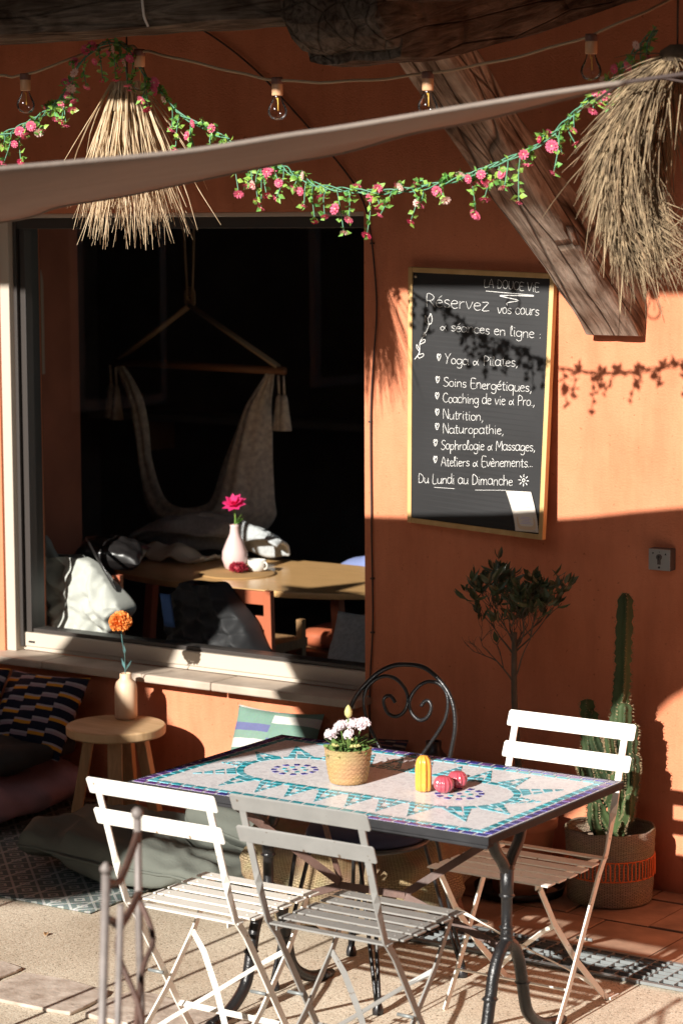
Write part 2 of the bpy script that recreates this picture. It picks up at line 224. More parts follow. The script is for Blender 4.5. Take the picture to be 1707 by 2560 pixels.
def rugmat():
    m=bpy.data.materials.new('rug_weave'); m.use_nodes=True; N,L=nodes(m); b=N['Principled BSDF']; b.inputs['Roughness'].default_value=.98; b.inputs['Specular IOR Level'].default_value=.05
    tc=N.new('ShaderNodeTexCoord'); sx=N.new('ShaderNodeSeparateXYZ'); L.new(tc.outputs['Object'],sx.inputs[0])
    def mth(op,a,bb=None):
        n=N.new('ShaderNodeMath'); n.operation=op
        for i,x in enumerate((a,bb)):
            if x is None: continue
            if isinstance(x,(int,float)): n.inputs[i].default_value=x
            else: L.new(x,n.inputs[i])
        return n.outputs[0]
    P=.115
    a=mth('ABSOLUTE',mth('SUBTRACT',mth('FRACT',mth('DIVIDE',sx.outputs[0],P)),.5)); bq=mth('ABSOLUTE',mth('SUBTRACT',mth('FRACT',mth('DIVIDE',sx.outputs[1],P)),.5))
    d=mth('ADD',a,bq)                       # 0 at lozenge centre .. 1 at corners
    ring=mth('LESS_THAN',mth('ABSOLUTE',mth('SUBTRACT',mth('FRACT',mth('MULTIPLY',d,3.0)),.5)),.17)
    line=mth('GREATER_THAN',a,.455)
    k=mth('MAXIMUM',mth('MULTIPLY',ring,.85),line)
    n=N.new('ShaderNodeTexNoise'); n.inputs['Scale'].default_value=160; L.new(tc.outputs['Object'],n.inputs[0])
    mx=N.new('ShaderNodeMix'); mx.data_type='RGBA'; L.new(k,mx.inputs[0]); mx.inputs[6].default_value=(.17,.21,.20,1); mx.inputs[7].default_value=(.52,.53,.50,1)
    m2=N.new('ShaderNodeMix'); m2.data_type='RGBA'; m2.blend_type='MULTIPLY'; m2.inputs[0].default_value=.5; L.new(mx.outputs[2],m2.inputs[6]); L.new(n.outputs[1],m2.inputs[7]); L.new(m2.outputs[2],b.inputs['Base Color'])
    ad=mth('ADD',k,n.outputs[0]); bp=N.new('ShaderNodeBump'); bp.inputs['Strength'].default_value=.7; bp.inputs['Distance'].default_value=.004; L.new(ad,bp.inputs['Height']); L.new(bp.outputs[0],b.inputs['Normal'])
    return m
M_['rug']=rugmat()
M_['cushA']=uvpattern('woven_cover',[((.012,.014,.03),1.6),((.30,.23,.27),.55),((.34,.32,.36),.35),((.012,.014,.03),1.5),((.60,.27,.03),.6),((.36,.34,.37),.35)],5,3.4,.37)
M_['cushB']=uvpattern('green_stripe_cover',[((.19,.31,.25),1.2),((.64,.62,.56),1.0),((.21,.32,.26),.9),((.15,.16,.31),.9),((.19,.31,.25),.6)],2,2.3,.33)
M_['cushC']=uvpattern('speckle_cover',[((.05,.04,.05),1),((.35,.27,.2),.5),((.04,.04,.07),.8),((.3,.12,.1),.4)],9,9,.4)
# ---------------------------------------------------------------- mesh helpers
class MB:
    def __init__(s): s.v=[];s.f=[];s.m=[];s.sm=[];s.uv=None
    def add(s,vs,fs,mi=0,sm=False):
        o=len(s.v); s.v+= [tuple(x) for x in vs]
        for q in fs: s.f.append(tuple(o+i for i in q)); s.m.append(mi); s.sm.append(sm)
    def box(s,lo,hi,mi=0):
        x0,y0,z0=lo;x1,y1,z1=hi
        s.add([(x0,y0,z0),(x1,y0,z0),(x1,y1,z0),(x0,y1,z0),(x0,y0,z1),(x1,y0,z1),(x1,y1,z1),(x0,y1,z1)],[(0,3,2,1),(4,5,6,7),(0,1,5,4),(1,2,6,5),(2,3,7,6),(3,0,4,7)],mi)
    def bar(s,p0,p1,w,t,wd=(1,0,0),mi=0):
        p0,p1=V(p0),V(p1); d=(p1-p0).normalized(); a=V(wd); a=(a-d*a.dot(d)).normalized(); b=d.cross(a)
        vs=[]
        for p in (p0,p1):
            for i,j in ((-1,-1),(1,-1),(1,1),(-1,1)): vs.append(p+a*(i*w/2)+b*(j*t/2))
        s.add(vs,[(3,2,1,0),(4,5,6,7),(0,1,5,4),(1,2,6,5),(2,3,7,6),(3,0,4,7)],mi)
    def strip(s,pts,w,t,wds,mi=0):
        """flat bar through points, width direction per point"""
        n=len(pts); vs=[]; pts=[V(p) for p in pts]
        for i,p in enumerate(pts):
            d=(pts[min(i+1,n-1)]-pts[max(i-1,0)]).normalized(); a=V(wds[i] if isinstance(wds,list) else wds); a=(a-d*a.dot(d)).normalized(); b=d.cross(a)
            for k,j in ((-1,-1),(1,-1),(1,1),(-1,1)): vs.append(p+a*(k*w/2)+b*(j*t/2))
        fs=[(3,2,1,0),tuple(4*(n-1)+k for k in range(4))]
        for i in range(n-1):
            for k in range(4): fs.append((4*i+k,4*i+(k+1)%4,4*i+4+(k+1)%4,4*i+4+k))
        s.add(vs,fs,mi)
    def tube(s,pts,r,n=8,mi=0,closed=False,sm=True,cap=True,sq=None):
        pts=[V(p) for p in pts]; k=len(pts); rs=r if isinstance(r,(list,tuple)) else [r]*k
        up=None; vs=[]
        for i in range(k):
            if closed: d=(pts[(i+1)%k]-pts[i-1])
            else: d=(pts[min(i+1,k-1)]-pts[max(i-1,0)])
            d=d.normalized() if d.length>1e-9 else V((0,0,1))
            if up is None:
                up=V((0,0,1)) if abs(d.z)<.9 else V((1,0,0))
            a=(up-d*up.dot(d)); a=a.normalized() if a.length>1e-6 else d.orthogonal().normalized(); b=d.cross(a); up=a
            for j in range(n):
                th=2*math.pi*j/n; vs.append(pts[i]+(a*math.cos(th)+b*math.sin(th)*(sq or 1))*rs[i])
        fs=[]
        for i in range(k if closed else k-1):
            for j in range(n):
                i2=(i+1)%k; fs.append((i*n+j,i*n+(j+1)%n,i2*n+(j+1)%n,i2*n+j))
        if cap and not closed: fs+= [tuple(range(n))[::-1],tuple((k-1)*n+j for j in range(n))]
        s.add(vs,fs,mi,sm)
    def lathe(s,prof,n=32,o=(0,0,0),mi=0,sm=True,lobes=0,amp=0,capb=True,capt=False):
        vs=[]; 
        for r,z in prof:
            for j in range(n):
                th=2*math.pi*j/n; rr=r*(1+amp*math.cos(lobes*th)) if lobes else r
                vs.append((o[0]+rr*math.cos(th),o[1]+rr*math.sin(th),o[2]+z))
        fs=[]; k=len(prof)
        for i in range(k-1):
            for j in range(n): fs.append((i*n+j,i*n+(j+1)%n,(i+1)*n+(j+1)%n,(i+1)*n+j))
        if capb: fs.append(tuple(range(n))[::-1])
        if capt: fs.append(tuple((k-1)*n+j for j in range(n)))
        s.add(vs,fs,mi,sm)
    def prism(s,poly,off,mi=0):
        n=len(poly); off=V(off); vs=[V(p) for p in poly]+[V(p)+off for p in poly]
        s.add(vs,[tuple(range(n)),tuple(range(n,2*n))[::-1]]+[(i,i+n,(i+1)%n+n,(i+1)%n) for i in range(n)],mi)
    def grid(s,fn,nu,nv,mi=0,sm=True,closeu=False,uv=False):
        o=len(s.v); vs=[fn(i/(nu-(0 if closeu else 1)),j/(nv-1)) for j in range(nv) for i in range(nu)]
        fs=[]
        for j in range(nv-1):
            for i in range(nu if closeu else nu-1):
                fs.append((j*nu+i,j*nu+(i+1)%nu,(j+1)*nu+(i+1)%nu,(j+1)*nu+i))
                if uv:
                    s.uv=s.uv or []
                    u0,u1=i/(nu-1),(i+1)/(nu-1)
                    s.uv+=[(u0,j/(nv-1)),(u1,j/(nv-1)),(u1,(j+1)/(nv-1)),(u0,(j+1)/(nv-1))]
        s.add(vs,fs,mi,sm)
    def build(s,name,mats,parent=None,bevel=0,fix=True,loc=None,rot=None,solid=0,sub=0):
        me=bpy.data.meshes.new(name); me.from_pydata(s.v,[],s.f)
        if not isinstance(mats,(list,tuple)): mats=[mats]
        for m in mats: me.materials.append(M_[m] if isinstance(m,str) else m)
        me.polygons.foreach_set('material_index',s.m); me.polygons.foreach_set('use_smooth',s.sm)
        if s.uv and len(s.uv)==len(me.loops):
            l=me.uv_layers.new(name='uv'); l.data.foreach_set('uv',[c for q in s.uv for c in q])
        me.update()
        if fix:
            bm=bmesh.new(); bm.from_mesh(me); bmesh.ops.recalc_face_normals(bm,faces=bm.faces); bm.to_mesh(me); bm.free()
        o=bpy.data.objects.new(name,me); C.objects.link(o)
        if parent: o.parent=parent
        if loc: o.location=loc
        if rot: o.rotation_euler=rot
        if bevel:
            b=o.modifiers.new('bevel','BEVEL'); b.width=bevel; b.segments=2; b.limit_method='ANGLE'; b.angle_limit=math.radians(40)
        if solid: q=o.modifiers.new('solid','SOLIDIFY'); q.thickness=solid; q.offset=0
        if sub: q=o.modifiers.new('sub','SUBSURF'); q.levels=sub; q.render_levels=sub
        return o
def tag(o,label=None,cat=None,group=None,kind=None):
    for k,v in (('label',label),('category',cat),('group',group),('kind',kind)):
        if v: o[k]=v
    return o
def thing(name,label,cat,loc=(0,0,0),rz=0,group=None):
    o=bpy.data.objects.new(name,None); C.objects.link(o); o.location=loc; o.rotation_euler=(0,0,rz); o.empty_display_size=.1
    return tag(o,label,cat,group)
def smooth_path(pts,n=8):
    """Catmull-Rom through points"""
    P=[V(p) for p in pts]; out=[]
    for i in range(len(P)-1):
        p0,p1,p2,p3=P[max(i-1,0)],P[i],P[i+1],P[min(i+2,len(P)-1)]
        for k in range(n):
            t=k/n; out.append(.5*((2*p1)+(p2-p0)*t+(2*p0-5*p1+4*p2-p3)*t*t+(3*p1-p0-3*p2+p3)*t**3))
    out.append(P[-1]); return out
def pillow(name,size,matn,parent=None,loc=(0,0,0),rot=(0,0,0),n=28,puff=.5,wr=.012,seed=0,corner=.07,uvm=False):
    """stuffed cushion, size x by y, thickness z"""
    mb=MB(); sx,sy,sz=size
    def side(sgn):
        def fn(u,v):
            a,b=2*u-1,2*v-1
            h=((1-abs(a)**2.6)*(1-abs(b)**2.6))**puff if abs(a)<1 and abs(b)<1 else 0
            k=1-corner*(1-abs(a)**2)*(b*b) ; k2=1-corner*(1-abs(b)**2)*(a*a)
            x,y=a*sx/2*k2,b*sy/2*k
            nz=noise.noise(V((a*2.3+seed*7,b*2.3,seed)))*wr+noise.noise(V((a*6+seed,b*6,seed*3)))*wr*.45
            return V((x,y,sgn*h*sz/2+nz*min(1,h*2)))
        return fn
    mb.grid(side(1),n,n,uv=uvm); mb.grid(side(-1),n,n,uv=uvm)
    return mb.build(name,matn,parent,loc=loc,rot=rot)
def slabcushion(name,size,matn,parent=None,loc=(0,0,0),rot=(0,0,0),seed=0,wr=.02,tufts=(),e=5.0,n=40,pipe=False):
    """thick floor cushion: rounded box, wrinkled, tufted"""
    sx,sy,sz=size; mb=MB()
    def fn(u,v):
        th=u*2*math.pi; ph=(v-.5)*math.pi
        c,s_=math.cos(th),math.sin(th); cp_,sp_=math.cos(ph),math.sin(ph)
        q=lambda x,k: math.copysign(abs(x)**k,x)
        x=q(cp_,.55)*q(c,2/e); y=q(cp_,.55)*q(s_,2/e); z=q(sp_,.75)
        p=V((x*sx/2,y*sy/2,z*sz/2))
        d=noise.noise(p*5+V((seed*9,0,seed)))*wr+(.5-abs(noise.noise(p*8+V((seed,3,0)))))*wr*.9-wr*.3+noise.noise(p*22+V((seed,1,0)))*wr*.2
        if z>0:
            for tx,ty,tr,td in tufts:
                r=math.hypot(p.x-tx,p.y-ty); d-= td*math.exp(-(r/tr)**2)
                an=math.atan2(p.y-ty,p.x-tx); d-= td*.35*abs(math.sin(an*3+seed))*math.exp(-(r/(tr*2.6))**2)*(1-math.exp(-(r/tr)**2))
        nrm=V((x*.4,y*.4,z+.001)).normalized()
        return p+nrm*d
    mb.grid(fn,n*2,n,closeu=True)
    o=mb.build(name,matn,parent,loc=loc,rot=rot)
    if pipe:
        pb=MB(); pb.tube([fn(k/96,.5)*1.004 for k in range(96)],.006,6,closed=True); pb.build('piping',matn,o)
    return o
# ---------------------------------------------------------------- setting: ground, paving, drain bed
mb=MB(); mb.add([(-400,-400,0),(400,-400,0),(400,400,0),(-400,400,0)],[(0,1,2,3)]); tag(mb.build('ground','agg'),kind='structure')
mb=MB(); mb.box((.10,-.735,.0),(6,-.005,.004)); tag(mb.build('tile_bed','grout'),kind='structure')
mb=MB(); 
xs=.10
for row,(y0,y1) in enumerate(((-.73,-.43),(-.424,-.13),(-.124,-.01))):
    x=.10+(.15 if row%2 else 0)
    while x<5.5:
        a=R.uniform(-.002,.002); mb.box((x+.004,y0+.003,.0042),(x+.296,y1-.003,.010+a)); x+=.30
tag(mb.build('terracotta_paving','terracotta_tile',bevel=.003),kind='structure')
mb=MB(); x=-2.2
while x<.7:
    wd=R.uniform(.34,.52); y0=-2.13+R.uniform(-.03,.02); y1=-1.885+R.uniform(-.025,.02); g=.014
    j=lambda: R.uniform(-.010,.010)
    poly=[]
    for (ax,ay),(bx_,by_) in (((x+g,y0),(x+wd-g,y0)),((x+wd-g,y0),(x+wd-g,y1)),((x+wd-g,y1),(x+g,y1)),((x+g,y1),(x+g,y0))):
        for q in range(4): poly.append((ax+(bx_-ax)*(q/4+.06)+j(),ay+(by_-ay)*(q/4+.06)+j(),.001))
    mb.prism(poly,(0,0,.009+R.uniform(0,.006))); x+=wd
tag(mb.build('stone_paving','stone',bevel=.004),kind='structure')
mb=MB(); mb.add([(-400,-400,.004),(400,-400,.004),(400,-2.62,.004),(-400,-2.62,.004)],[(0,1,2,3)]); tag(mb.build('dark_ground_sheet','bounce_damper'),kind='structure')  # unseen dark ground added beyond the terrace to cut bounce light
# drain grate
t=thing('drain_grate','galvanised square mesh drain grate set between aggregate floor and terracotta tiles','grate',(0,0,0))
mb=MB(); mb.box((.2,-.95,.0015),(6,-.75,.0035)); mb.build('channel','black_void',t)
mb=MB()
for y in (-.958,-.742): mb.box((.2,y-.008,.004),(6,y+.008,.013))
mb.build('edge_rail','galv',t)
mb=MB()
for y in (-.918,-.885,-.85,-.815,-.782): mb.box((.2,y-.0015,.004),(6,y+.0015,.016))
for i in range(116): x=.25+i*.05; mb.box((x-.0015,-.95,.0042),(x+.0015,-.75,.0155))
mb.build('mesh_bars','galv',t)
# ---------------------------------------------------------------- cafe building
B=thing('cafe_building','orange stucco cafe front with a wide window under a timber eave','building',(0,0,0))
WX0,WX1,WZ0,WZ1=-1.99,-.228,.53,2.335
mb=MB(); T=.26
mb.box((-9,0,0),(WX0,T,3.5)); mb.box((WX1,0,0),(9,T,3.5)); mb.box((WX0,0,0),(WX1,T,WZ0)); mb.box((WX0,0,WZ1),(WX1,T,3.5))
mb.build('wall','stucco',B)
# window
mb=MB()
mb.box((WX0,.012,.5605),(-1.942,.15,WZ1)); mb.box((-1.942,.012,2.318),(WX1,.15,WZ1)); mb.box((-1.942,.06,.5605),(WX1,.15,.578))
wf=mb.build('window','cream_frame',B,bevel=.003)
mb=MB(); mb.box((-1.942,.04,.578),(-1.926,.14,2.318)); mb.box((-1.92,.055,.63),(-1.893,.14,2.275)); mb.box((-1.926,.045,2.275),(WX1,.14,2.318)); mb.box((-1.893,.065,.6365),(WX1,.14,.652)); mb.box((-.243,.07,.652),(WX1,.14,2.275))
mb.build('sash','dark_frame',wf,bevel=.002)
mb=MB(); mb.box((-1.925,.05,.5785),(WX1,.139,.636)); rail=mb.build('bottom_rail','cream_frame',wf,bevel=.004)
mb=MB(); mb.box((-1.905,.0485,.594),(-1.872,.0505,.602)); mb.build('drain_slot','blackmark',rail)
mb=MB(); mb.add([(-1.895,.098,.645),(-.232,.098,.645),(-.232,.098,2.28),(-1.895,.098,2.28)],[(0,1,2,3)]); mb.build('glass_pane','glass',wf)
mb=MB()
for a,b in ((-3.2,-2.55),(-2.547,-1.70),(-1.697,-.86),(-.857,-.20)): mb.box((a,-.112,.528),(b,.06,.5603))
mb.build('window_sill','sill',B,bevel=.006)
# roof, timbers
mb=MB(); mb.prism([(-9,-3.1,3.383),(-9,.27,3.47),(-9,.27,3.55),(-9,-3.1,3.46)],(18,0,0)); mb.build('roof','roofboard',B)
def timber(name,rows,m,x0,x1,parent,k=6,sub=5,amp=.010,seed=0):
    """sawn timber: rows of (outer, inner) yz points swept across x0..x1, edges worn"""
    RW=[]
    for i in range(len(rows)-1):
        for q in range(sub):
            t=q/sub; RW.append([tuple(a*(1-t)+b*t for a,b in zip(rows[i][e],rows[i+1][e])) for e in (0,1)])
    RW.append(rows[-1]); mb=MB(); ring=[]
    per=[(0,0),(1,0),(1,1),(0,1)]
    for (o,n) in RW:
        pts=[]
        cor=[V((x0,*o)),V((x1,*o)),V((x1,*n)),V((x0,*n))]
        cen=sum(cor,V())/4
        for e in range(4):
            for j in range(k):
                p=cor[e].lerp(cor[(e+1)%4],j/k); d=(p-cen); d=d.normalized() if d.length>1e-6 else V()
                s=noise.noise(V((p.x*9+seed,p.y*2.2,p.z*2.2)))*amp+noise.noise(V((p.x*30,p.y*7+seed,p.z*7)))*amp*.45
                if j==0: s-=amp*.8
                pts.append(p+d*s)
        ring.append(pts)
    n=4*k; vs=[p for r in ring for p in r]; fs=[]
    for i in range(len(ring)-1):
        for j in range(n): fs.append((i*n+j,i*n+(j+1)%n,(i+1)*n+(j+1)%n,(i+1)*n+j))
    fs+=[tuple(range(n)),tuple((len(ring)-1)*n+j for j in range(n))]
    mb.add(vs,fs); return mb.build(name,m,parent,bevel=0)
br=timber('brace',[((-.058,1.913),(-.0,1.909)),((-.11,1.953),(-.0,2.0)),((-.19,2.01),(-.005,2.085)),((-.57,2.272),(-.38,2.325)),((-.95,2.545),(-.754,2.560)),((-1.40,2.875),(-1.17,2.86))],'brace_wood',.71,.90,B,k=9,sub=12,amp=.012,seed=3)
br['label']='weathered grey diagonal timber brace'
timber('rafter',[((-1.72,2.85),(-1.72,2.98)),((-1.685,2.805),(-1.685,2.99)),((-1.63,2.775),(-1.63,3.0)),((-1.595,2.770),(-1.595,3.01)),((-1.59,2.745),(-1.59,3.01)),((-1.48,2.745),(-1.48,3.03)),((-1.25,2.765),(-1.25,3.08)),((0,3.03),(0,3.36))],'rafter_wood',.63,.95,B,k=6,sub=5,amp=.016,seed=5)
def xtimber(name,x0,x1,y0,y1,z0,z1,m,parent,seed,amp=.012):
    mb=MB(); n=int((x1-x0)/.06); k=5; vs=[]
    for i in range(n+1):
        x=x0+(x1-x0)*i/n; cor=[V((x,y0,z0)),V((x,y1,z0)),V((x,y1,z1)),V((x,y0,z1))]; cen=sum(cor,V())/4
        for e in range(4):
            for j in range(k):
                p=cor[e].lerp(cor[(e+1)%4],j/k); d=(p-cen).normalized()
                s=noise.noise(V((p.x*1.8+seed,p.y*9,p.z*9)))*amp+noise.noise(V((p.x*7,p.y*22+seed,p.z*22)))*amp*.5
                if j==0: s-=amp
                vs.append(p+d*s)
    nn=4*k; fs=[(i*nn+j,i*nn+(j+1)%nn,(i+1)*nn+(j+1)%nn,(i+1)*nn+j) for i in range(n) for j in range(nn)]
    fs+=[tuple(range(nn)),tuple(n*nn+j for j in range(nn))]; mb.add(vs,fs); return mb.build(name,m,parent)
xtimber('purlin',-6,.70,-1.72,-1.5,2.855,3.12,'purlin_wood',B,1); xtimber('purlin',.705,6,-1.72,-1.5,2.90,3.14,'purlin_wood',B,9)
# dim room behind the glass
mb=MB(); a=(-5.6,.262,0);b=(1.6,5.0,2.75)
x0,y0,z0=a;x1,y1,z1=b
mb.add([(x0,y0,z0),(x1,y0,z0),(x1,y1,z0),(x0,y1,z0),(x0,y0,z1),(x1,y0,z1),(x1,y1,z1),(x0,y1,z1)],[(0,1,2,3)],1); 
mb.add([(x0,y0,z0),(x1,y0,z0),(x1,y1,z0),(x0,y1,z0),(x0,y0,z1),(x1,y0,z1),(x1,y1,z1),(x0,y1,z1)],[(4,5,6,7),(0,1,5,4),(1,2,6,5),(2,3,7,6),(3,0,4,7)],0)
# front wall of the room has the window hole: replace face 0-1-5-4 by four strips
mb.f.pop(3); mb.m.pop(3); mb.sm.pop(3)
mb.f.pop(2); mb.m.pop(2); mb.sm.pop(2)
for ya,yb_,za,zb in ((y0,.8,0,z1),(4.2,y1,0,z1),(.8,4.2,0,.5),(.8,4.2,2.6,z1)): mb.add([(x1,ya,za),(x1,yb_,za),(x1,yb_,zb),(x1,ya,zb)],[(0,1,2,3)],0)  # right wall with an unseen opening added to let sky light in
for lo,hi in (((x0,y0,0),(WX0,y0,z1)),((WX1,y0,0),(x1,y0,z1)),((WX0,y0,0),(WX1,y0,WZ0)),((WX0,y0,WZ1),(WX1,y0,z1))):
    mb.add([(lo[0],y0,lo[2]),(hi[0],y0,lo[2]),(hi[0],y0,hi[2]),(lo[0],y0,hi[2])],[(0,1,2,3)],0)
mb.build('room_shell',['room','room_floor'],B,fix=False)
# added red wall and pale arch imitating a house reflected in the glass
mb=MB(); mb.box((-2.75,.27,0),(-2.62,1.25,2.74)); sw=mb.build('reflection_wall','reflected_red',B)
mb=MB(); pts=[(-2.618,.83,1.62),(-2.618,1.0,1.62)]+[(-2.618,.82+.18*math.cos(t_),2.02+.17*math.sin(t_)) for t_ in [i*math.pi/2/8 for i in range(9)]]+[(-2.618,.83,2.19)]
mb.prism(pts,(.006,0,0)); mb.build('reflection_arch','cream_frame',sw)
# ---------------------------------------------------------------- neighbour house across the court (mirrored in the glass)
H=thing('offscreen_house','shaded ochre house with arched windows across the courtyard','house',(-11,-14.5,0))
mb=MB(); mb.box((-12,-4,0),(26,0,4.9)); mb.build('wall','facade',H)
mb=MB(); mb.prism([(-12.3,.35,4.9),(-12.3,-4.3,4.9),(-12.3,-2,5.4)],(38.6,0,0)); mb.build('roof','roofboard',H)
for k in range(14):
    x=-10.5+k*2.6; pts=[(x-.45,.003,.9),(x+.45,.003,.9)]+[(x+.45*math.cos(q*math.pi/10),.003,2.2+.45*math.sin(q*math.pi/10)) for q in range(11)]
    mb=MB(); mb.prism([(x+(p[0]-x)*1.25,0,(p[2]-1.6)*1.15+1.6) for p in pts],(0,.05,0)); f=mb.build('window','facade2',H)
    mb=MB(); mb.prism([(p[0],.051,p[2]) for p in pts],(0,.01,0)); mb.build('pane','dkglass',f)
def sky_block_house(lab,loc,lx,ly,h):  # unseen houses added at both sides to cut the sky fill
    Hs=thing('offscreen_house',lab,'house',loc)
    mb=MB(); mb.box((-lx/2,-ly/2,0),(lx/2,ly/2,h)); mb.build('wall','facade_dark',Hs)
    mb=MB(); mb.prism([(-lx/2-.3,-ly/2-.3,h),(lx/2+.3,-ly/2-.3,h),(0,-ly/2-.3,h+1.6)],(0,ly+.6,0)); mb.build('roof','roofboard',Hs)
    s=1 if loc[0]<0 else -1
    for k in range(4):
        for z in (1.0,3.8):
            y=-ly/2+1.6+k*2.9; x=s*lx/2
            mb=MB(); mb.box((min(x,x+s*.06),y-.5,z),(max(x,x+s*.06),y+.5,z+1.5)); f=mb.build('window','facade2',Hs)
            mb=MB(); mb.box((min(x+s*.061,x+s*.066),y-.42,z+.08),(max(x+s*.061,x+s*.066),y+.42,z+1.42)); mb.build('pane','dkglass',f)
sky_block_house('unseen tall dark house added left of the cafe to block sky light',(-8.8,-7,0),5,12.5,10)
sky_block_house('unseen tall dark house added right of the cafe to block sky light',(10,-7,0),5,12.5,10)
# ---------------------------------------------------------------- shade sails
def sail(name,edge_a,edge_b,edge_c,label):
    """triangular cloth: three edges as world polylines meeting at the corners"""
    t=thing(name,label,'shade sail')
    A=smooth_path(edge_a,6); Bq=smooth_path(edge_b,6); Cq=smooth_path(edge_c,6)
    loop=A[:-1]+Bq[:-1]+Cq[:-1]; cen=sum(loop,V())/len(loop); n=len(loop)
    vs=[]; K=5; fs=[]
    for k in range(K):
        for p in loop: vs.append(cen.lerp(p,1-k/K)+V((0,0,-.03*(k/K))))
    vs.append(cen+V((0,0,-.03)))
    for k in range(K-1):
        for i in range(n): fs.append((k*n+i,k*n+(i+1)%n,(k+1)*n+(i+1)%n,(k+1)*n+i))
    for i in range(n): fs.append(((K-1)*n+i,(K-1)*n+(i+1)%n,K*n))
    mb=MB(); mb.add(vs,fs,0,True); mb.build('canvas','sail',t,solid=.004)
    mb=MB(); mb.tube(loop,.006,6,closed=True); mb.build('hem','sail',t)
    return t
tip=(2.236,-2.745,2.5845)
s1=sail('shade_sail',[(-1.35,-2.36,2.225),(-.6,-2.42,2.25),(.238,-2.474,2.301),(.492,-2.529,2.34),(.705,-2.532,2.365),(.905,-2.528,2.396),(1.174,-2.536,2.435),(1.397,-2.556,2.461),(1.616,-2.602,2.499),(1.814,-2.631,2.523),(1.98,-2.668,2.548),tip],
 [tip,(2.092,-2.867,2.557),(1.957,-2.946,2.533),(1.761,-3.10,2.492),(1.668,-3.183,2.474),(1.513,-3.319,2.442),(1.368,-3.501,2.419),(1.272,-3.627,2.405),(1.085,-3.87,2.378),(.986,-4.0,2.348),(.727,-4.57,2.265),(.47,-5.03,2.19),(.25,-5.75,2.12)],
 [(.25,-5.75,2.12),(-.18,-4.9,2.16),(-.435,-4.2,2.196),(-.53,-3.95,2.205),(-.58,-3.65,2.217),(-.88,-2.9,2.23),(-1.35,-2.36,2.225)],'taupe shade sail stretched across the upper left, its tip drawn to a rope')
mb=MB(); mb.tube(smooth_path([tip,(2.42,-2.68,2.607),(2.8,-2.4,2.66),(3.3,-1.75,2.86)]),.005,6); mb.build('rope','cable',s1)
def shpt(x,z,h): a=(h-z)/.43; return (x+.006*a,-a,h)
hb=2.6  # out-of-view sail below, outline traced back from the wanted wall shadow
s2=sail('shade_sail',[shpt(-2.7,.38,hb),shpt(-1.94,.50,hb),shpt(-1.72,.62,hb),shpt(-1.6,.78,hb),shpt(-1.45,.95,hb),shpt(-1.1,1.35,hb)],
 [shpt(-1.1,1.35,hb),shpt(-1.05,.95,hb),shpt(-1.145,.665,hb),shpt(-1.225,.52,hb),shpt(-1.25,.47,hb),shpt(-1.16,.36,hb),shpt(-.95,.15,hb),shpt(-.58,-.12,hb),shpt(-.5,-.28,hb)],
 [shpt(-.5,-.28,hb),shpt(-.71,-.54,hb),shpt(-1.1,-.575,hb),shpt(-1.6,-.60,hb),shpt(-2.7,-.62,hb),shpt(-2.9,-.1,hb),shpt(-2.7,.38,hb)],'unseen second shade sail over the left terrace, outlined to cast the left shadows')
# ---------------------------------------------------------------- chalkboard
cb=thing('chalkboard','tall pine framed chalkboard with handwritten course list hung beside the window','chalkboard',(.275,0,1.22))
O=V((.275,0,1.22))
def BP(s,t,o=0):
    TL,TR,BL,BR=V((-.02,-.022,2.137)),V((.573,-.024,2.118)),V((-.02,-.03,1.222)),V((.573,-.098,1.205))
    p=TL*(1-s)*(1-t)+TR*s*(1-t)+BL*(1-s)*t+BR*s*t
    return p+V((0,-o,0))-O
def bquad(mb,s0,t0,s1,t1,o0,o1,mi=0,n=6):
    for i in range(n):
        if s1-s0>t1-t0: a,b,c,d=s0+(s1-s0)*i/n,t0,s0+(s1-s0)*(i+1)/n,t1
        else: a,b,c,d=s0,t0+(t1-t0)*i/n,s1,t0+(t1-t0)*(i+1)/n
        vs=[BP(a,b,o0),BP(c,b,o0),BP(c,d,o0),BP(a,d,o0),BP(a,b,o1),BP(c,b,o1),BP(c,d,o1),BP(a,d,o1)]
        mb.add(vs,[(0,3,2,1),(4,5,6,7),(0,1,5,4),(1,2,6,5),(2,3,7,6),(3,0,4,7)],mi)
mb=MB(); bquad(mb,.028,.018,.972,.982,-.010,0.004,n=48); mb.build('slate','board',cb)
mb=MB(); bquad(mb,0,0,.03,1,-.016,.010,n=1); bquad(mb,.97,0,1,1,-.016,.010,n=1); bquad(mb,.03,0,.97,.02,-.016,.0095,n=1); bquad(mb,.03,.98,.97,1,-.016,.0095,n=1); mb.build('frame','pine',cb,bevel=.002)
mb=MB(); p=BP(.052,.036,.006); mb.lathe([(.006,0),(.006,.003),(.002,.005)],12,capt=True); mb.build('screw','screw',cb,loc=p,rot=(math.pi/2,0,0))
GL={}
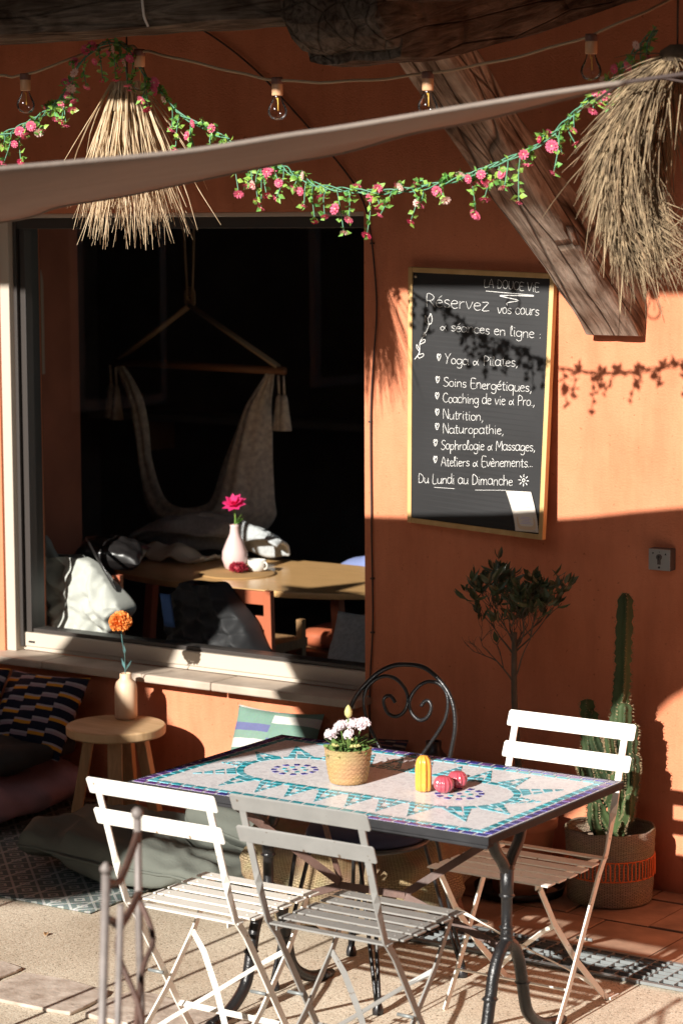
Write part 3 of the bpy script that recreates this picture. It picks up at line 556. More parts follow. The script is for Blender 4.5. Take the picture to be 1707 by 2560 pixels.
for l in """a 3.6 3,3 2.2,4 1,4 .2,2.8 .2,1 1,0 2,.2 3,1.5|3,4 3,.8 3.5,0
c 3 2.6,3.4 1.8,4 .8,3.8 .2,2.5 .3,1 1.1,0 2,.1 2.7,.8
d 3.6 3,3 2.2,4 1,4 .2,2.8 .2,1 1,0 2,.2 3,1.5|3,7 3,.8 3.5,0
e 3 .3,2.2 2.4,2.6 2.3,3.6 1.5,4 .6,3.5 .2,2 .6,.6 1.5,0 2.6,.6
g 3.5 3,3.2 2.2,4 1,4 .2,2.8 .3,1.2 1.2,.3 2.2,.6 3,2|3,4 3,-1.5 2.2,-2.8 1,-2.8 .4,-2
h 3.4 .4,7 .4,0|.4,2.5 1.4,3.9 2.4,3.7 2.7,2.5 2.7,0
i 1.5 .6,4 .6,.6 1,0|.6,5.6 .75,5.9
l 1.7 .9,4 1.2,6.5 .8,7 .4,6 .4,1 .8,0 1.3,.3
m 5 .4,4 .4,0|.4,2.6 1.2,3.9 2,3.7 2.3,2.6 2.3,0|2.3,2.6 3.1,3.9 3.9,3.7 4.2,2.6 4.3,0
n 3.4 .4,4 .4,0|.4,2.5 1.4,3.9 2.4,3.7 2.7,2.5 2.8,0
o 3.2 1.5,4 .5,3.3 .2,1.8 .7,.3 1.6,0 2.5,.6 2.8,2.2 2.3,3.6 1.5,4
p 3.4 .4,4 .4,-3|.4,2.8 1.4,3.9 2.5,3.6 2.8,2 2.2,.4 1.2,0 .4,.8
q 3.5 3,3.2 2.2,4 1,4 .2,2.8 .3,1.2 1.2,.3 2.2,.6 3,2|3,4 3,-3
r 2.5 .4,4 .4,0|.4,2.4 1.2,3.7 2.1,3.9
s 2.7 2.3,3.5 1.4,4 .5,3.4 .7,2.4 2,1.7 2.3,.8 1.4,0 .3,.5
t 2.3 1,6 1,.8 1.5,0 2,.3|.1,4.2 2,4.4
u 3.4 .4,4 .3,1.2 1,0 2,.3 2.8,1.8|2.8,4 2.8,.5 3.2,0
v 3 .2,4 1.3,0 2.7,4
z 3.1 .3,4 2.5,4 .2,0 2.8,.1
é 3 .3,2.2 2.4,2.6 2.3,3.6 1.5,4 .6,3.5 .2,2 .6,.6 1.5,0 2.6,.6|1.3,5 2.3,6.5
è 3 .3,2.2 2.4,2.6 2.3,3.6 1.5,4 .6,3.5 .2,2 .6,.6 1.5,0 2.6,.6|2.2,5 1.1,6.5
. 1.2 .4,0 .6,.3
, 1.4 .8,.4 .8,-.2 .3,-1.3
: 1.6 .6,.3 .8,.6|.6,2.8 .8,3.1
& 3.8 3.2,4 2.2,1.2 1.2,0 .3,.8 .4,2.2 1.4,3 2.4,2 3.4,0
A 4 .2,0 2,7 3.7,0|.9,2.6 3.1,2.6
C 4 3.5,6 2.4,7 1.1,6.4 .3,4.4 .3,2.4 1.2,.4 2.4,0 3.6,.9
D 4 .6,0 .6,7 2.2,6.6 3.5,4.8 3.4,2 2.2,.3 .4,0
E 3.5 3.3,7 .6,7 .6,0 3.3,0|.6,3.7 2.7,3.7
I 1.5 .6,7 .6,0
L 3.3 .6,7 .5,0 3,.2
M 5 .3,0 .7,7 2.4,2.5 4.2,7 4.6,0
N 4 .4,0 .5,7 3.4,0 3.4,7
O 4.2 2,7 .7,5.8 .2,3.5 .8,1 2,0 3.3,1 3.8,3.5 3.3,6 2,7
P 3.5 .5,0 .6,7 2.4,6.8 3.2,5.4 2.4,3.7 .6,3.4
R 3.8 .5,0 .6,7 2.4,6.8 3.2,5.4 2.4,3.7 .6,3.4|1.6,3.5 3.6,0
S 3.5 3.2,6.2 2.2,7 1,6.5 .6,5.2 1.4,4 2.7,3 3.1,1.6 2.2,.2 1,0 .2,.9
U 3.8 .5,7 .4,1.6 1.4,0 2.7,.5 3.3,2.4 3.4,7
V 3.8 .2,7 1.7,0 3.5,7
Y 3.7 .3,7 1.8,3.6|3.4,7 1.8,3.6 1.2,0""".split('\n'):
    ch,wd,rest=l.split(' ',2); GL[ch]=(float(wd),[[tuple(map(float,q.split(','))) for q in st.split()] for st in rest.split('|')])
ck=MB()
def stroke(pts,wd=.0015):
    """chalk line on the slate: pts in board (s,t)"""
    if len(pts)>2: pts=[(p.x,p.y) for p in smooth_path([(a,b,0) for a,b in pts],3)]
    P=[BP(s,t,.0058) for s,t in pts]
    for i in range(len(P)-1):
        d=P[i+1]-P[i]
        if d.length<1e-6: continue
        nrm=V((-d.z,0,d.x)).normalized()*wd/2*R.uniform(.7,1.15); e=d.normalized()*wd*.3
        ck.add([P[i]-e-nrm,P[i+1]+e-nrm,P[i+1]+e+nrm,P[i]-e+nrm],[(0,1,2,3)])
def write(txt,s0,t0,s1,t1,xh,wd=.0015):
    tot=sum(GL[c][0] if c!=' ' else 2.2 for c in txt); k=(s1-s0)/tot; x=0; vt=xh/4/.905
    for c in txt:
        if c==' ': x+=2.2; continue
        dy=R.uniform(-.25,.25); sc_=R.uniform(.93,1.07)
        for st in GL[c][1]:
            stroke([(s0+k*(x+a), t0+(t1-t0)*(x+a)/tot-vt*(b*sc_+dy)) for a,b in st],wd)
        x+=GL[c][0]
write('LA DOUCE ViE',.527,.062,.902,.072,.016,.0014); stroke([(.542,.078),(.865,.085)]); stroke([(.865,.088),(.64,.092),(.70,.10),(.766,.108),(.691,.118),(.69,.128)],.0022)
write('Réservez',.122,.148,.573,.154,.026); write('vos cours',.624,.159,.909,.159,.020); write('& séances en ligne :',.228,.237,.931,.246,.019)
for txt,s0,t0,s1,t1 in (('Yoga & Pilates,',.263,.366,.779,.357),('Soins Energétiques,',.256,.453,.88,.449),('Coaching de vie & Pro.,',.254,.516,.904,.50),('Nutrition,',.256,.579,.55,.573),('Naturopathie,',.257,.635,.697,.617),('Sophrologie & Massages,',.246,.699,.92,.669),('Ateliers & Evènements...',.247,.764,.909,.73)):
    write(txt,s0,t0,s1,t1,.019)
    a,b=s0-.042,t0-.018
    stroke([(a,b),(a-.012,b-.012),(a-.004,b-.018),(a,b-.010),(a+.008,b-.018),(a+.014,b-.010),(a,b+.008),(a-.013,b-.008)],.002)
write('Du Lundi au Dimanche',.079,.84,.773,.808,.019); stroke([(.20,.850),(.35,.846)]); stroke([(.504,.842),(.724,.829)])
for k in range(8):
    a=k*math.pi/4; stroke([(.847+.022*math.cos(a),.784+.013*math.sin(a)),(.847+.036*math.cos(a),.784+.022*math.sin(a))],.0024)
stroke([(.847+.009*math.cos(k*math.pi/4),.784+.006*math.sin(k*math.pi/4)) for k in range(9)],.0022)
stroke([(.15,.215),(.135,.24),(.11,.265),(.085,.29),(.082,.32),(.076,.335),(.048,.357)],.0026)
for c in ([(.125,.212),(.118,.185),(.142,.196),(.158,.176),(.17,.195),(.165,.212),(.148,.218),(.125,.212)],[(.148,.216),(.14,.196),(.156,.182)],[(.105,.268),(.118,.25),(.125,.262),(.105,.268)],[(.09,.288),(.115,.277),(.12,.287),(.09,.297)],[(.08,.318),(.062,.300),(.06,.312),(.08,.325)],[(.07,.34),(.105,.333),(.11,.342),(.08,.352),(.07,.345)]): stroke(c,.002)
ck.build('chalk_writing','chalk',cb,fix=False)
fl=thing('flyer','small pale flyer stuck in the bottom right corner of the chalkboard','flyer',BP(.84,.9,.01)+O); FO=V(fl.location)
def FP(u,v,o): 
    s0,t0=.726+(.785-.726)*v+ .03*math.sin(v*2.4),.83+.148*v; s1,t1=.904+(.953-.904)*v+.03*math.sin(v*2.4)*.8,.824+.15*v
    return BP(s0+(s1-s0)*u,t0+(t1-t0)*u,.0085+.006*math.sin(v*3.1)+o)+O-FO
mb=MB(); mb.grid(lambda u,v:FP(u,v,0),6,12); mb.build('sheet','paper',fl,solid=.0006)
def blob(u0,v0,u1,v1,mn,o,rr=.25):
    mb=MB(); n=20; vs=[]
    for k in range(n):
        a=2*math.pi*k/n; q=lambda x: math.copysign(abs(x)**.45,x)
        vs.append(FP((u0+u1)/2+(u1-u0)/2*q(math.cos(a)),(v0+v1)/2+(v1-v0)/2*q(math.sin(a)),o))
    vs.append(FP((u0+u1)/2,(v0+v1)/2,o)); mb.add(vs,[(k,(k+1)%n,n) for k in range(n)]); return mb
blob(.1,.06,.9,.4,0,.0016).build('print_patch','paper2',fl); blob(.12,.6,.92,.95,0,.0016).build('print_patch','paper2',fl)
blob(.2,.45,.85,.86,0,.0026).build('print_patch','paper',fl)
mb=MB()
for q,(a,b) in enumerate(((.36,.7),(.3,.78),(.4,.66),(.33,.72),(.26,.8))): 
    v=.62+q*.04; mb.add([FP(a,v,.0034),FP(b,v,.0034),FP(b,v+.018,.0034),FP(a,v+.018,.0034)],[(0,1,2,3)])
mb.build('print_lines','paper3',fl)
# ---------------------------------------------------------------- key switch
ks=thing('key_switch','small square metal key switch with up and down arrows on the orange wall','switch',(.987,0,1.16))
mb=MB(); mb.box((-.041,-.040,-.037),(.041,0,.037)); mb.build('housing','keyside',ks,bevel=.003)
mb=MB(); mb.box((-.040,-.0435,-.036),(.040,-.0402,.036)); mb.build('face_plate','keybox',ks,bevel=.0015)
def cyl_y(mb,x,z,r,y0,y1,n=20): mb.prism([(x+r*math.cos(2*math.pi*k/n),y0,z+r*math.sin(2*math.pi*k/n)) for k in range(n)],(0,y1-y0,0))
mb=MB(); cyl_y(mb,0,.009,.0105,-.0465,-.0436); mb.prism([(-.006,-.046,.0),(.006,-.046,.0),(.006,-.046,-.016),(-.006,-.046,-.016)],(0,.0023,0)); k_=mb.build('lock_cylinder','keyside',ks)
mb=MB(); cyl_y(mb,-.001,.010,.0045,-.0475,-.0466); mb.box((-.0025,-.0474,-.002),(.0005,-.0466,.010)); mb.build('keyhole','blackmark',k_)
mb=MB(); mb.prism([(-.027,-.0442,.024),(-.020,-.0442,.024),(-.0235,-.0442,.017)],(0,.0006,0)); mb.prism([(.020,-.0442,.017),(.027,-.0442,.017),(.0235,-.0442,.025)],(0,.0006,0)); mb.prism([(-.0006,-.0442,.024),(.0006,-.0442,.024),(.0006,-.0442,.029),(-.0006,-.0442,.029)],(0,.0006,0)); cyl_y(mb,0,-.026,.004,-.0446,-.0436,12); mb.build('markings','blackmark',ks)
# cables
mb=MB(); mb.tube(smooth_path([(-1.15,-.009,3.12),(-.881,-.009,2.979),(-.698,-.009,2.855),(-.555,-.009,2.727),(-.414,-.009,2.593),(-.275,-.009,2.447),(-.215,-.009,2.346),(-.189,-.009,2.232),(-.168,-.009,2.002),(-.182,-.009,1.80),(-.195,-.009,1.596),(-.193,-.009,1.215),(-.188,-.009,.9),(-.191,-.009,.771),(-.203,-.009,.561),(-.2,-.009,.2),(-.2,-.009,.02)]),.0035,6)
for z,x in ((2.22,-.187),(1.575,-.197),(1.0,-.19),(.8,-.19)): mb.box((x-.006,-.014,z-.003),(x+.006,-.002,z+.003))
tag(mb.build('wall_cable','cable'),'thin dark cable running down the orange wall right of the window','cable')
mb=MB(); mb.tube(smooth_path([(.14,-1.735,3.0),(.150,-1.74,2.93),(.156,-1.74,2.89),(.166,-1.735,2.862)]),.004,6); tag(mb.build('loose_wire','wirewhite'),'short loose white wire end hanging in front of the eave beam','wire')
# ---------------------------------------------------------------- string lights
sl_=thing('string_lights','brown rope string of five clear bulbs strung below the eave','string lights',(0,-1.45,2.7))
mb=MB(); Y=0
nodes_=[(-2.2,2.86),(-1.75,2.78),(-1.3,2.755),(-.95,2.755),(-.664,2.764),(-.556,2.764),(-.235,2.834),(-.13,2.835),(-.094,2.82),(-.039,2.811),(.2,2.757),(.417,2.713),(.66,2.70),(.938,2.712),(1.2,2.742),(1.463,2.796),(1.7,2.878),(1.84,2.93)]
pp=smooth_path([(x,0,z-2.7) for x,z in nodes_],6); 
mb.tube([p+V((0,.002*math.sin(i*1.7),.002*math.cos(i*1.3))) for i,p in enumerate(pp)],.0045,6); mb.build('rope','rope',sl_)
for x,zt,lit in ((-.556,2.762,0),(-.094,2.818,0),(.421,2.715,1),(.943,2.712,1),(1.463,2.793,0)):
    zz=zt-2.7
    mb=MB(); mb.lathe([(.016,zz+.006),(.0175,zz),(.0175,zz-.012),(.0165,zz-.014)],18,(x,0,0),capt=True); e_=mb.build('light_bulb','socket',sl_)
    mb=MB(); mb.lathe([(.0155,zz-.014),(.0165,zz-.016),(.0165,zz-.046),(.015,zz-.048)],18,(x,0,0),capt=True); mb.build('socket','socket_lit',e_)
    mb=MB(); mb.lathe([(.0125,zz-.046),(.0135,zz-.055),(.019,zz-.068),(.0265,zz-.082),(.029,zz-.093),(.0265,zz-.105),(.019,zz-.1145),(.008,zz-.1185),(.001,zz-.119)],24,(x,0,0),capb=False); mb.build('glass_bulb','bulbglass',e_)
    mb=MB(); mb.tube([(x+.002,0,zz-.055),(x+.003,0,zz-.092)],.0016,6); mb.tube([(x-.003,0,zz-.05),(x-.001,0,zz-.06)],.0012,6); mb.build('filament','filament',e_)
# ---------------------------------------------------------------- straw lampshades
def strands(mb,n,fn,w0=.0026,seg=5):
    for i in range(n):
        P=fn(i); k=len(P); a=R.uniform(0,6.28); side=V((math.cos(a),math.sin(a),.2)).normalized(); vs=[]
        ww=w0*R.uniform(.55,1.3)
        for j,p in enumerate(P):
            d=(P[min(j+1,k-1)]-P[max(j-1,0)]).normalized(); s=(side-d*side.dot(d)).normalized(); b=d.cross(s)
            w_=ww*(1-.75*(j/(k-1))**2)
            vs+= [p+s*w_,p-s*w_*.6+b*w_*.8,p-s*w_*.6-b*w_*.8]
        fs=[]
        for j in range(k-1):
            for q in range(3): fs.append((3*j+q,3*j+(q+1)%3,3*j+3+(q+1)%3,3*j+3+q))
        mb.add(vs,fs)
L1=thing('straw_lampshade','pale straw fringe lampshade hanging left, over the top of the window','lampshade',(-.2,-1.38,2.28))
mb=MB(); mb.lathe([(.012,.452),(.032,.447),(.046,.432),(.054,.40),(.062,.36),(.07,.33)],24); mb.build('cap','strawcore',L1)
mb=MB(); mb.lathe([(.045,.40),(.06,.32),(.075,.24),(.085,.18)],24,capb=False); mb.build('lining','strawcore',L1)
mb=MB()
def f1(i):
    a=R.uniform(0,2*math.pi); r0=R.uniform(.03,.05); L=R.gauss(.365,.065); L=min(max(L,.2),.49); sp_=R.gauss(.21,.085); 
    if R.random()<.05: sp_+=.28
    P=[]; cu=R.uniform(-.35,.7); wob=R.uniform(-.5,.5)
    for j in range(6):
        t=j/5; r=r0+L*t*math.sin(sp_)*(1+cu*t*.5) ; z=.44-L*t*math.cos(sp_)*(1.0) - .02*t*t
        aa=a+wob*t*t+ (.15*t if i%3 else -.1*t)
        P.append(V((r*math.cos(aa),r*math.sin(aa),z+.012*(1-t))))
    return P
strands(mb,540,f1,.0024); mb.build('straw_fringe','straw',L1)
mb=MB()
for k in range(26):
    a=k/26*6.283; mb.tube([(.030*math.cos(a),.030*math.sin(a),.452),(.052*math.cos(a+.1),.052*math.sin(a+.1),.41),(.066*math.cos(a+.15),.066*math.sin(a+.15),.36)],.006,5)
mb.lathe([(.052,.418),(.057,.412),(.052,.405)],20,capb=False); mb.build('binding','straw_dark',L1)
mb=MB(); mb.tube([(0,0,.45),(0,0,.64)],.003,6); mb.build('cord','cable',L1)
L2=thing('straw_lampshade','ragged brown straw lampshade cut off by the right edge, in front of the brace','lampshade',(1.745,-1.5,2.11))
mb=MB()
PROF2=smooth_path([(.015,0,.62),(.06,0,.59),(.12,0,.53),(.17,0,.45),(.19,0,.39),(.195,0,.32),(.18,0,.25),(.165,0,.19)],8)
def f2(i):
    """short ragged tufts lying along a drooping skirt, thick on the left, thin on the right"""
    t=R.random()**.9; k=int(t*(len(PROF2)-2)); p=PROF2[k]; d=(PROF2[k+1]-p).normalized()
    a=math.pi+R.gauss(.12,.80-.60*t) if R.random()<.97 else R.gauss(.1,.25)
    dep=R.random()**2; r=p.x*(1-.65*dep)+R.gauss(0,.008); L=R.uniform(.06,.17)*(1+.5*(R.random()<.12))
    flare=R.gauss(-.06,.26); tw=R.gauss(0,.30); P=[]
    for j in range(5):
        q=j/4*L; dr=d.x*math.cos(flare)-d.z*math.sin(flare); dz=d.x*math.sin(flare)+d.z*math.cos(flare)
        rr_=r+dr*q; aa=a+tw*q/max(.08,rr_)*.6
        P.append(V((rr_*math.cos(aa),rr_*math.sin(aa)*.9,p.z+dz*q-1.1*q*q)))
    return P
strands(mb,3800,f2,.0021)
def f2b(i):
    a=math.pi+R.gauss(.1,.35) if R.random()<.85 else R.gauss(.05,.2); r=R.uniform(.10,.20); z=R.uniform(.18,.30); L=R.uniform(.08,.2); dx=R.gauss(.0,.10)
    return [V(((r+dx*q*L*4-.12*q*q)*math.cos(a),(r+dx*q*L*4)*math.sin(a),z-L*q)) for q in (0,.25,.5,.75,1)]
strands(mb,120,f2b,.0017); mb.build('straw_fringe','straw_dark',L2)
mb=MB(); strands(mb,1500,f2,.0022); mb.build('straw_fringe','strawold',L2)
mb=MB(); mb.tube(smooth_path([(-.17,-.13,.50),(-.08,-.17,.535),(.02,-.16,.55),(.12,-.1,.53)]),.004,6); mb.build('binding','cable',L2)
mb=MB(); mb.lathe([(.05,.60),(.045,.63),(.02,.645)],16); mb.build('cap','strawcore',L2); mb=MB(); mb.tube([(0,0,.64),(0,0,.84)],.003,6); mb.build('cord','cable',L2)
# ---------------------------------------------------------------- flower garland
def petal_flower(name,r,col,n=9,cup=.18):
    mb=MB()
    for ring,(rr,c,k) in enumerate(((r,cup,n),(r*.68,cup+.35,n-3))):
        for i in range(k):
            a=2*math.pi*(i+.5*ring)/k; wv=rr*.24
            d=V((math.cos(a),math.sin(a),0)); s=V((-math.sin(a),math.cos(a),0))
            o=V((0,0,.0012*ring))
            pts=[o+d*.1*rr, o+d*.55*rr+s*wv+V((0,0,rr*.55*c)), o+d*rr*.97+s*wv*.6+V((0,0,rr*c*1.15)), o+d*rr*.88+V((0,0,rr*c)), o+d*rr*.97-s*wv*.6+V((0,0,rr*c*1.15)), o+d*.55*rr-s*wv+V((0,0,rr*.55*c))]
            mb.add(pts,[(0,1,3),(1,2,3),(0,3,5),(3,4,5)],0)
    mb.lathe([(r*.16,-.001),(r*.2,r*.12),(r*.1,r*.22)],8,mi=1,capt=True)
    me=mb.build(name,[col,'pollen'],fix=False); d=me.data; bpy.data.objects.remove(me); return d
FM=[petal_flower('flower',.0168,'pink'),petal_flower('flower',.0162,'pale'),petal_flower('flower',.0155,'magenta'),petal_flower('flower',.018,'pink',11,.1)]
def garland(pts,label,nsprig,hang=.075,seedv=1):
    g=thing('flower_garland',label,'garland',pts[len(pts)//2],group='artificial flower garlands'); o=V(g.location)
    rr=random.Random(seedv)
    path=[V(p)-o for p in smooth_path(pts,10)]
    mb=MB()
    for k in range(3):
        ph=k*2.1; mb.tube([p+V((0,.007*math.sin(i*.5+ph),.007*math.cos(i*.43+ph))) for i,p in enumerate(path)],.0021,5)
    lf=MB(); nfl=0
    def leaf(p,d,L,wd):
        d=d.normalized(); s=d.cross(V((rr.uniform(-1,1),rr.uniform(-1,1),rr.uniform(-.3,1)))).normalized(); n=d.cross(s)
        lf.add([p,p+d*L*.45+s*wd+n*wd*.3,p+d*L+n*wd*-.2,p+d*L*.45-s*wd+n*wd*.3,p+d*L*.5],[(0,1,4),(1,2,4),(0,4,3),(4,2,3)])
    def flower(p,d):
        q=rr.random(); m=FM[0] if q<.5 else FM[1] if q<.68 else FM[2] if q<.85 else FM[3]
        f=bpy.data.objects.new('flower',m); C.objects.link(f); f.parent=g; f.location=p; f.rotation_euler=d.to_track_quat('Z','X').to_euler(); f.scale=[rr.uniform(.8,1.15)]*3
    n=len(path)
    for k in range(nsprig):
        i=min(n-2,int((k+rr.random()*.9)/nsprig*n)); p=path[i]; q=rr.random()
        d=(path[i+1]-path[i]).normalized()
        side=V((rr.uniform(-.6,.6),rr.uniform(-.8,.5),0))
        L=hang*rr.uniform(.45,1.25) if q<.62 else hang*rr.uniform(.25,.5)
        end=p+side*.025+V((0,0,-L if q<.72 else L*.35))+d*rr.uniform(-.02,.03)
        mid=p.lerp(end,.5)+d*.02*rr.uniform(-1,1)+V((0,0,.012))
        st=smooth_path([p,mid,end],4); mb.tube(st,.0018,4)
        for j in range(2,len(st)):
            for z in range(rr.choice((1,2,2))): leaf(st[j],V((rr.uniform(-1,1),rr.uniform(-1,1),rr.uniform(-.9,.5))),rr.uniform(.018,.029),rr.uniform(.0065,.0098))
        dn=(end-mid).normalized()
        if q<.93: flower(end,(dn+V((rr.uniform(-.5,.5),rr.uniform(-1.0,.1),rr.uniform(-.2,.4)))))
        if rr.random()<.5: 
            e2=mid+V((rr.uniform(-.02,.02),rr.uniform(-.03,.0),-.008)); flower(e2,V((rr.uniform(-.8,.8),-1,rr.uniform(-.7,.5))))
    for i in range(0,n,2):
        leaf(path[i],V((rr.uniform(-1,1),rr.uniform(-1,1),rr.uniform(-.6,.8))),rr.uniform(.014,.026),.0065)
    mb.build('vine','stem',g); lf.build('leaf_sprigs','leafg',g,fix=False)
    return g
garland([(.217,-1.40,2.532),(.27,-1.4,2.49),(.33,-1.4,2.468),(.394,-1.4,2.463),(.46,-1.4,2.43),(.538,-1.4,2.402),(.64,-1.4,2.388),(.749,-1.4,2.382),(.85,-1.4,2.388),(.954,-1.4,2.403),(1.06,-1.4,2.43),(1.152,-1.4,2.461),(1.28,-1.4,2.509),(1.36,-1.4,2.57),(1.442,-1.4,2.635),(1.52,-1.42,2.68),(1.60,-1.46,2.745),(1.67,-1.47,2.80)],'pink flower garland sagging in the sun from the shade sail to the brown straw lampshade',58,.105,4)
garland([(-1.62,-1.52,2.86),(-1.5,-1.47,2.72),(-1.3,-1.44,2.58),(-1.15,-1.43,2.52),(-1.0,-1.42,2.50),(-.85,-1.41,2.53),(-.714,-1.4,2.575),(-.6,-1.4,2.61),(-.509,-1.4,2.65),(-.42,-1.43,2.69),(-.36,-1.46,2.74),(-.30,-1.47,2.80),(-.2,-1.47,2.85),(-.12,-1.46,2.82),(-.085,-1.44,2.75),(-.057,-1.4,2.70),(.02,-1.4,2.627),(.11,-1.4,2.585),(.217,-1.41,2.54)],'pink flower garland looped around the top of the pale straw lampshade',58,.095,11)
# ---------------------------------------------------------------- mosaic table
TX,TY,TL_,TW,TH=.349,-2.103,1.181,.754,.72
tb=thing('mosaic_table','rectangular mosaic table with turquoise sunburst tiles on black cast iron legs','table',(TX+TL_/2,TY+TW/2,0))
ox,oy=-TL_/2,-TW/2
mb=MB(); mb.box((ox+.006,oy+.006,TH-.019),(ox+TL_-.006,oy+TW-.006,TH)); mb.build('tabletop','tile_base',tb)
mb=MB(); e=.006
for lo,hi in (((ox-.002,oy-.002,TH-.021),(ox+TL_+.002,oy+e,TH+.0005)),((ox-.002,oy+TW-e,TH-.021),(ox+TL_+.002,oy+TW+.002,TH+.0005)),((ox-.002,oy+e,TH-.021),(ox+e,oy+TW-e,TH+.0005)),((ox+TL_-e,oy+e,TH-.021),(ox+TL_+.002,oy+TW-e,TH+.0005))): mb.box(lo,hi)
mb.box((ox+.30,oy-.004,TH-.030),(ox+TL_-.0,oy+.03,TH-.0212))
mb.build('edge_band','tabled',tb,bevel=.002)
mt=MB()
def tile(poly,mi):
    c=sum((V(p) for p in poly),V((0,0)))/len(poly); z=TH+.0012+R.uniform(0,.0006)
    q=[c+(V(p)-c)*max(.45,1-R.uniform(.0036,.0050)/max(1e-4,(V(p)-c).length))+V((R.uniform(-.0008,.0008),R.uniform(-.0008,.0008))) for p in poly]
    n=len(q); vs=[(a.x+ox,a.y+oy,z) for a in q]+[(a.x+ox,a.y+oy,TH-.001) for a in q]
    mt.add(vs,[tuple(range(n))]+[(i,(i+1)%n,(i+1)%n+n,i+n) for i in range(n)],mi)
def row(p0,p1,wd,n,mi,alt=None):
    p0,p1=V(p0),V(p1); d=(p1-p0)/n; nn=V((-d.y,d.x)).normalized()*wd
    for i in range(n):
        a=p0+d*i; tile([a,a+d,a+d+nn,a+nn],alt if alt is not None and R.random()<.42 else mi)
b0,b1,b2=.008,.036,.062
row((b0,b0),(TL_-b0,b0),.026,28,0,1); row((TL_-b0,b0+.027),(TL_-b0,TW-b0),.026,17,0,1); row((TL_-b0-.027,TW-b0),(b0,TW-b0),.026,27,0,1); row((b0,TW-b0-.027),(b0,b0+.027),.026,17,0,1)
row((b1,b1),(TL_-b1,b1),.024,27,2,3); row((TL_-b1,b1+.025),(TL_-b1,TW-b1),.024,16,2,3); row((TL_-b1-.025,TW-b1),(b1,TW-b1),.024,26,2,3); row((b1,TW-b1-.025),(b1,b1+.025),.024,16,2,3)
c1,c2=V((.313,.377)),V((.868,.377)); rad=.148
def stadium(r,n):
    out=[]; Ls=(c2-c1).x; per=2*Ls+2*math.pi*r
    for i in range(n):
        s=per*i/n
        if s<Ls: out.append((V((c1.x+s,c1.y-r)),V((0,-1))))
        elif s<Ls+math.pi*r: a=-math.pi/2+(s-Ls)/r; out.append((c2+V((math.cos(a),math.sin(a)))*r,V((math.cos(a),math.sin(a)))))
        elif s<2*Ls+math.pi*r: out.append((V((c2.x-(s-Ls-math.pi*r),c1.y+r)),V((0,1))))
        else: a=math.pi/2+(s-2*Ls-math.pi*r)/r; out.append((c1+V((math.cos(a),math.sin(a)))*r,V((math.cos(a),math.sin(a)))))
    return out
S_=stadium(rad,54)
for i in range(54):
    (p,n),(q,m)=S_[i],S_[(i+1)%54]; tile([p,q,q+m*.024,p+n*.024],2 if R.random()<.5 else 3)
K=22; S2=stadium(rad+.026,K*6)
for k in range(K):
    (pa,na),(pb,nb),(pc,nc)=S2[k*6],S2[(k*6+5)%(K*6)],S2[(k*6+3)%(K*6)]
    hgt=.135
    if abs(nc.y)>.9: hgt=.125
    apex=pc+nc*hgt+V((nc.y*-.02,0))
    apex.x=min(max(apex.x,b2+.012),TL_-b2-.012); apex.y=min(max(apex.y,b2+.006),TW-b2-.006)
    rows_=4
    for r_i in range(rows_):
        t0,t1=r_i/rows_,(r_i+1)/rows_; A0,A1=pa.lerp(apex,t0),pa.lerp(apex,t1); B0,B1=pb.lerp(apex,t0),pb.lerp(apex,t1); nc_=max(1,3-r_i//2)
        for j in range(nc_):
            u0,u1=j/nc_,(j+1)/nc_
            if nc_==3 and j==1 and r_i%2==1: continue
            tile([A0.lerp(B0,u0),A0.lerp(B0,u1),A1.lerp(B1,u1),A1.lerp(B1,u0)],2 if R.random()<.38 else 3)
for c in (c1,c2):
    for k in range(12):
        a=2*math.pi*k/12; d=V((math.cos(a),math.sin(a))); s=V((-d.y,d.x)); p=c+d*.060; tile([p-d*.010-s*.009,p-d*.010+s*.009,p+d*.011+s*.012,p+d*.011-s*.012],0)
    for k in range(6):
        a=2*math.pi*k/6+.3; d=V((math.cos(a),math.sin(a))); s=V((-d.y,d.x)); p=c+d*.031; tile([p-d*.009-s*.007,p-d*.009+s*.007,p+d*.009+s*.011,p+d*.009-s*.011],2)
    tile([c+V((.012*math.cos(q*math.pi/3),.012*math.sin(q*math.pi/3))) for q in range(6)],0)
mt.build('mosaic_tiles',['navy','purple','turq','turq2'],tb,fix=False)
for lx in (-.375,.43):
    mb=MB(); z0=.30
    mb.tube([(lx,0,.30),(lx,0,.36),(lx,0,.365),(lx,0,.455),(lx,0,.46),(lx,0,.54)],[.018,.018,.0155,.0155,.018,.020],10)
    for z in (.335,.365,.455,.53): mb.lathe([(.016,-.007),(.0225,0),(.016,.007)],14,(lx,0,z),capb=False)
    for s in (-1,1):
        mb.tube(smooth_path([(lx,s*.004,.525),(lx,s*.03,.56),(lx,s*.062,.592),(lx,s*.078,.63),(lx,s*.084,.672)],6),.0165,8)
        mb.tube(smooth_path([(lx,s*.004,.325),(lx,s*.04,.30),(lx,s*.07,.25),(lx,s*.092,.17),(lx,s*.12,.09),(lx,s*.20,.035),(lx,s*.29,.016)],8),[.0175 for k in range(49)],8)
        mb.tube([(lx,s*.27,.016),(lx,s*.33,.012)],[.02,.012],8); mb.lathe([(.012,-.012),(.0235,0),(.012,.012)],12,(lx,s*.090,.185),capb=False)
    mb.box((lx-.016,-.30,.672),(lx+.016,.30,.6885))
    mb.build('leg','black_iron',tb)
mb=MB(); zc=.40
for a,b in (((-.375,.0,.30),(-.12,.0,.40)),((.43,0,.30),(.10,0,.40)),((-.12,0,.40),(.10,0,.405)),((-.375,.22,.66),(-.12,0,.41)),((.43,.22,.66),(.10,.003,.41)),((-.375,-.2,.66),(-.12,-.003,.41))): mb.bar(a,b,.022,.005,(0,0.3,1))
mb.build('stretcher','rust',tb)
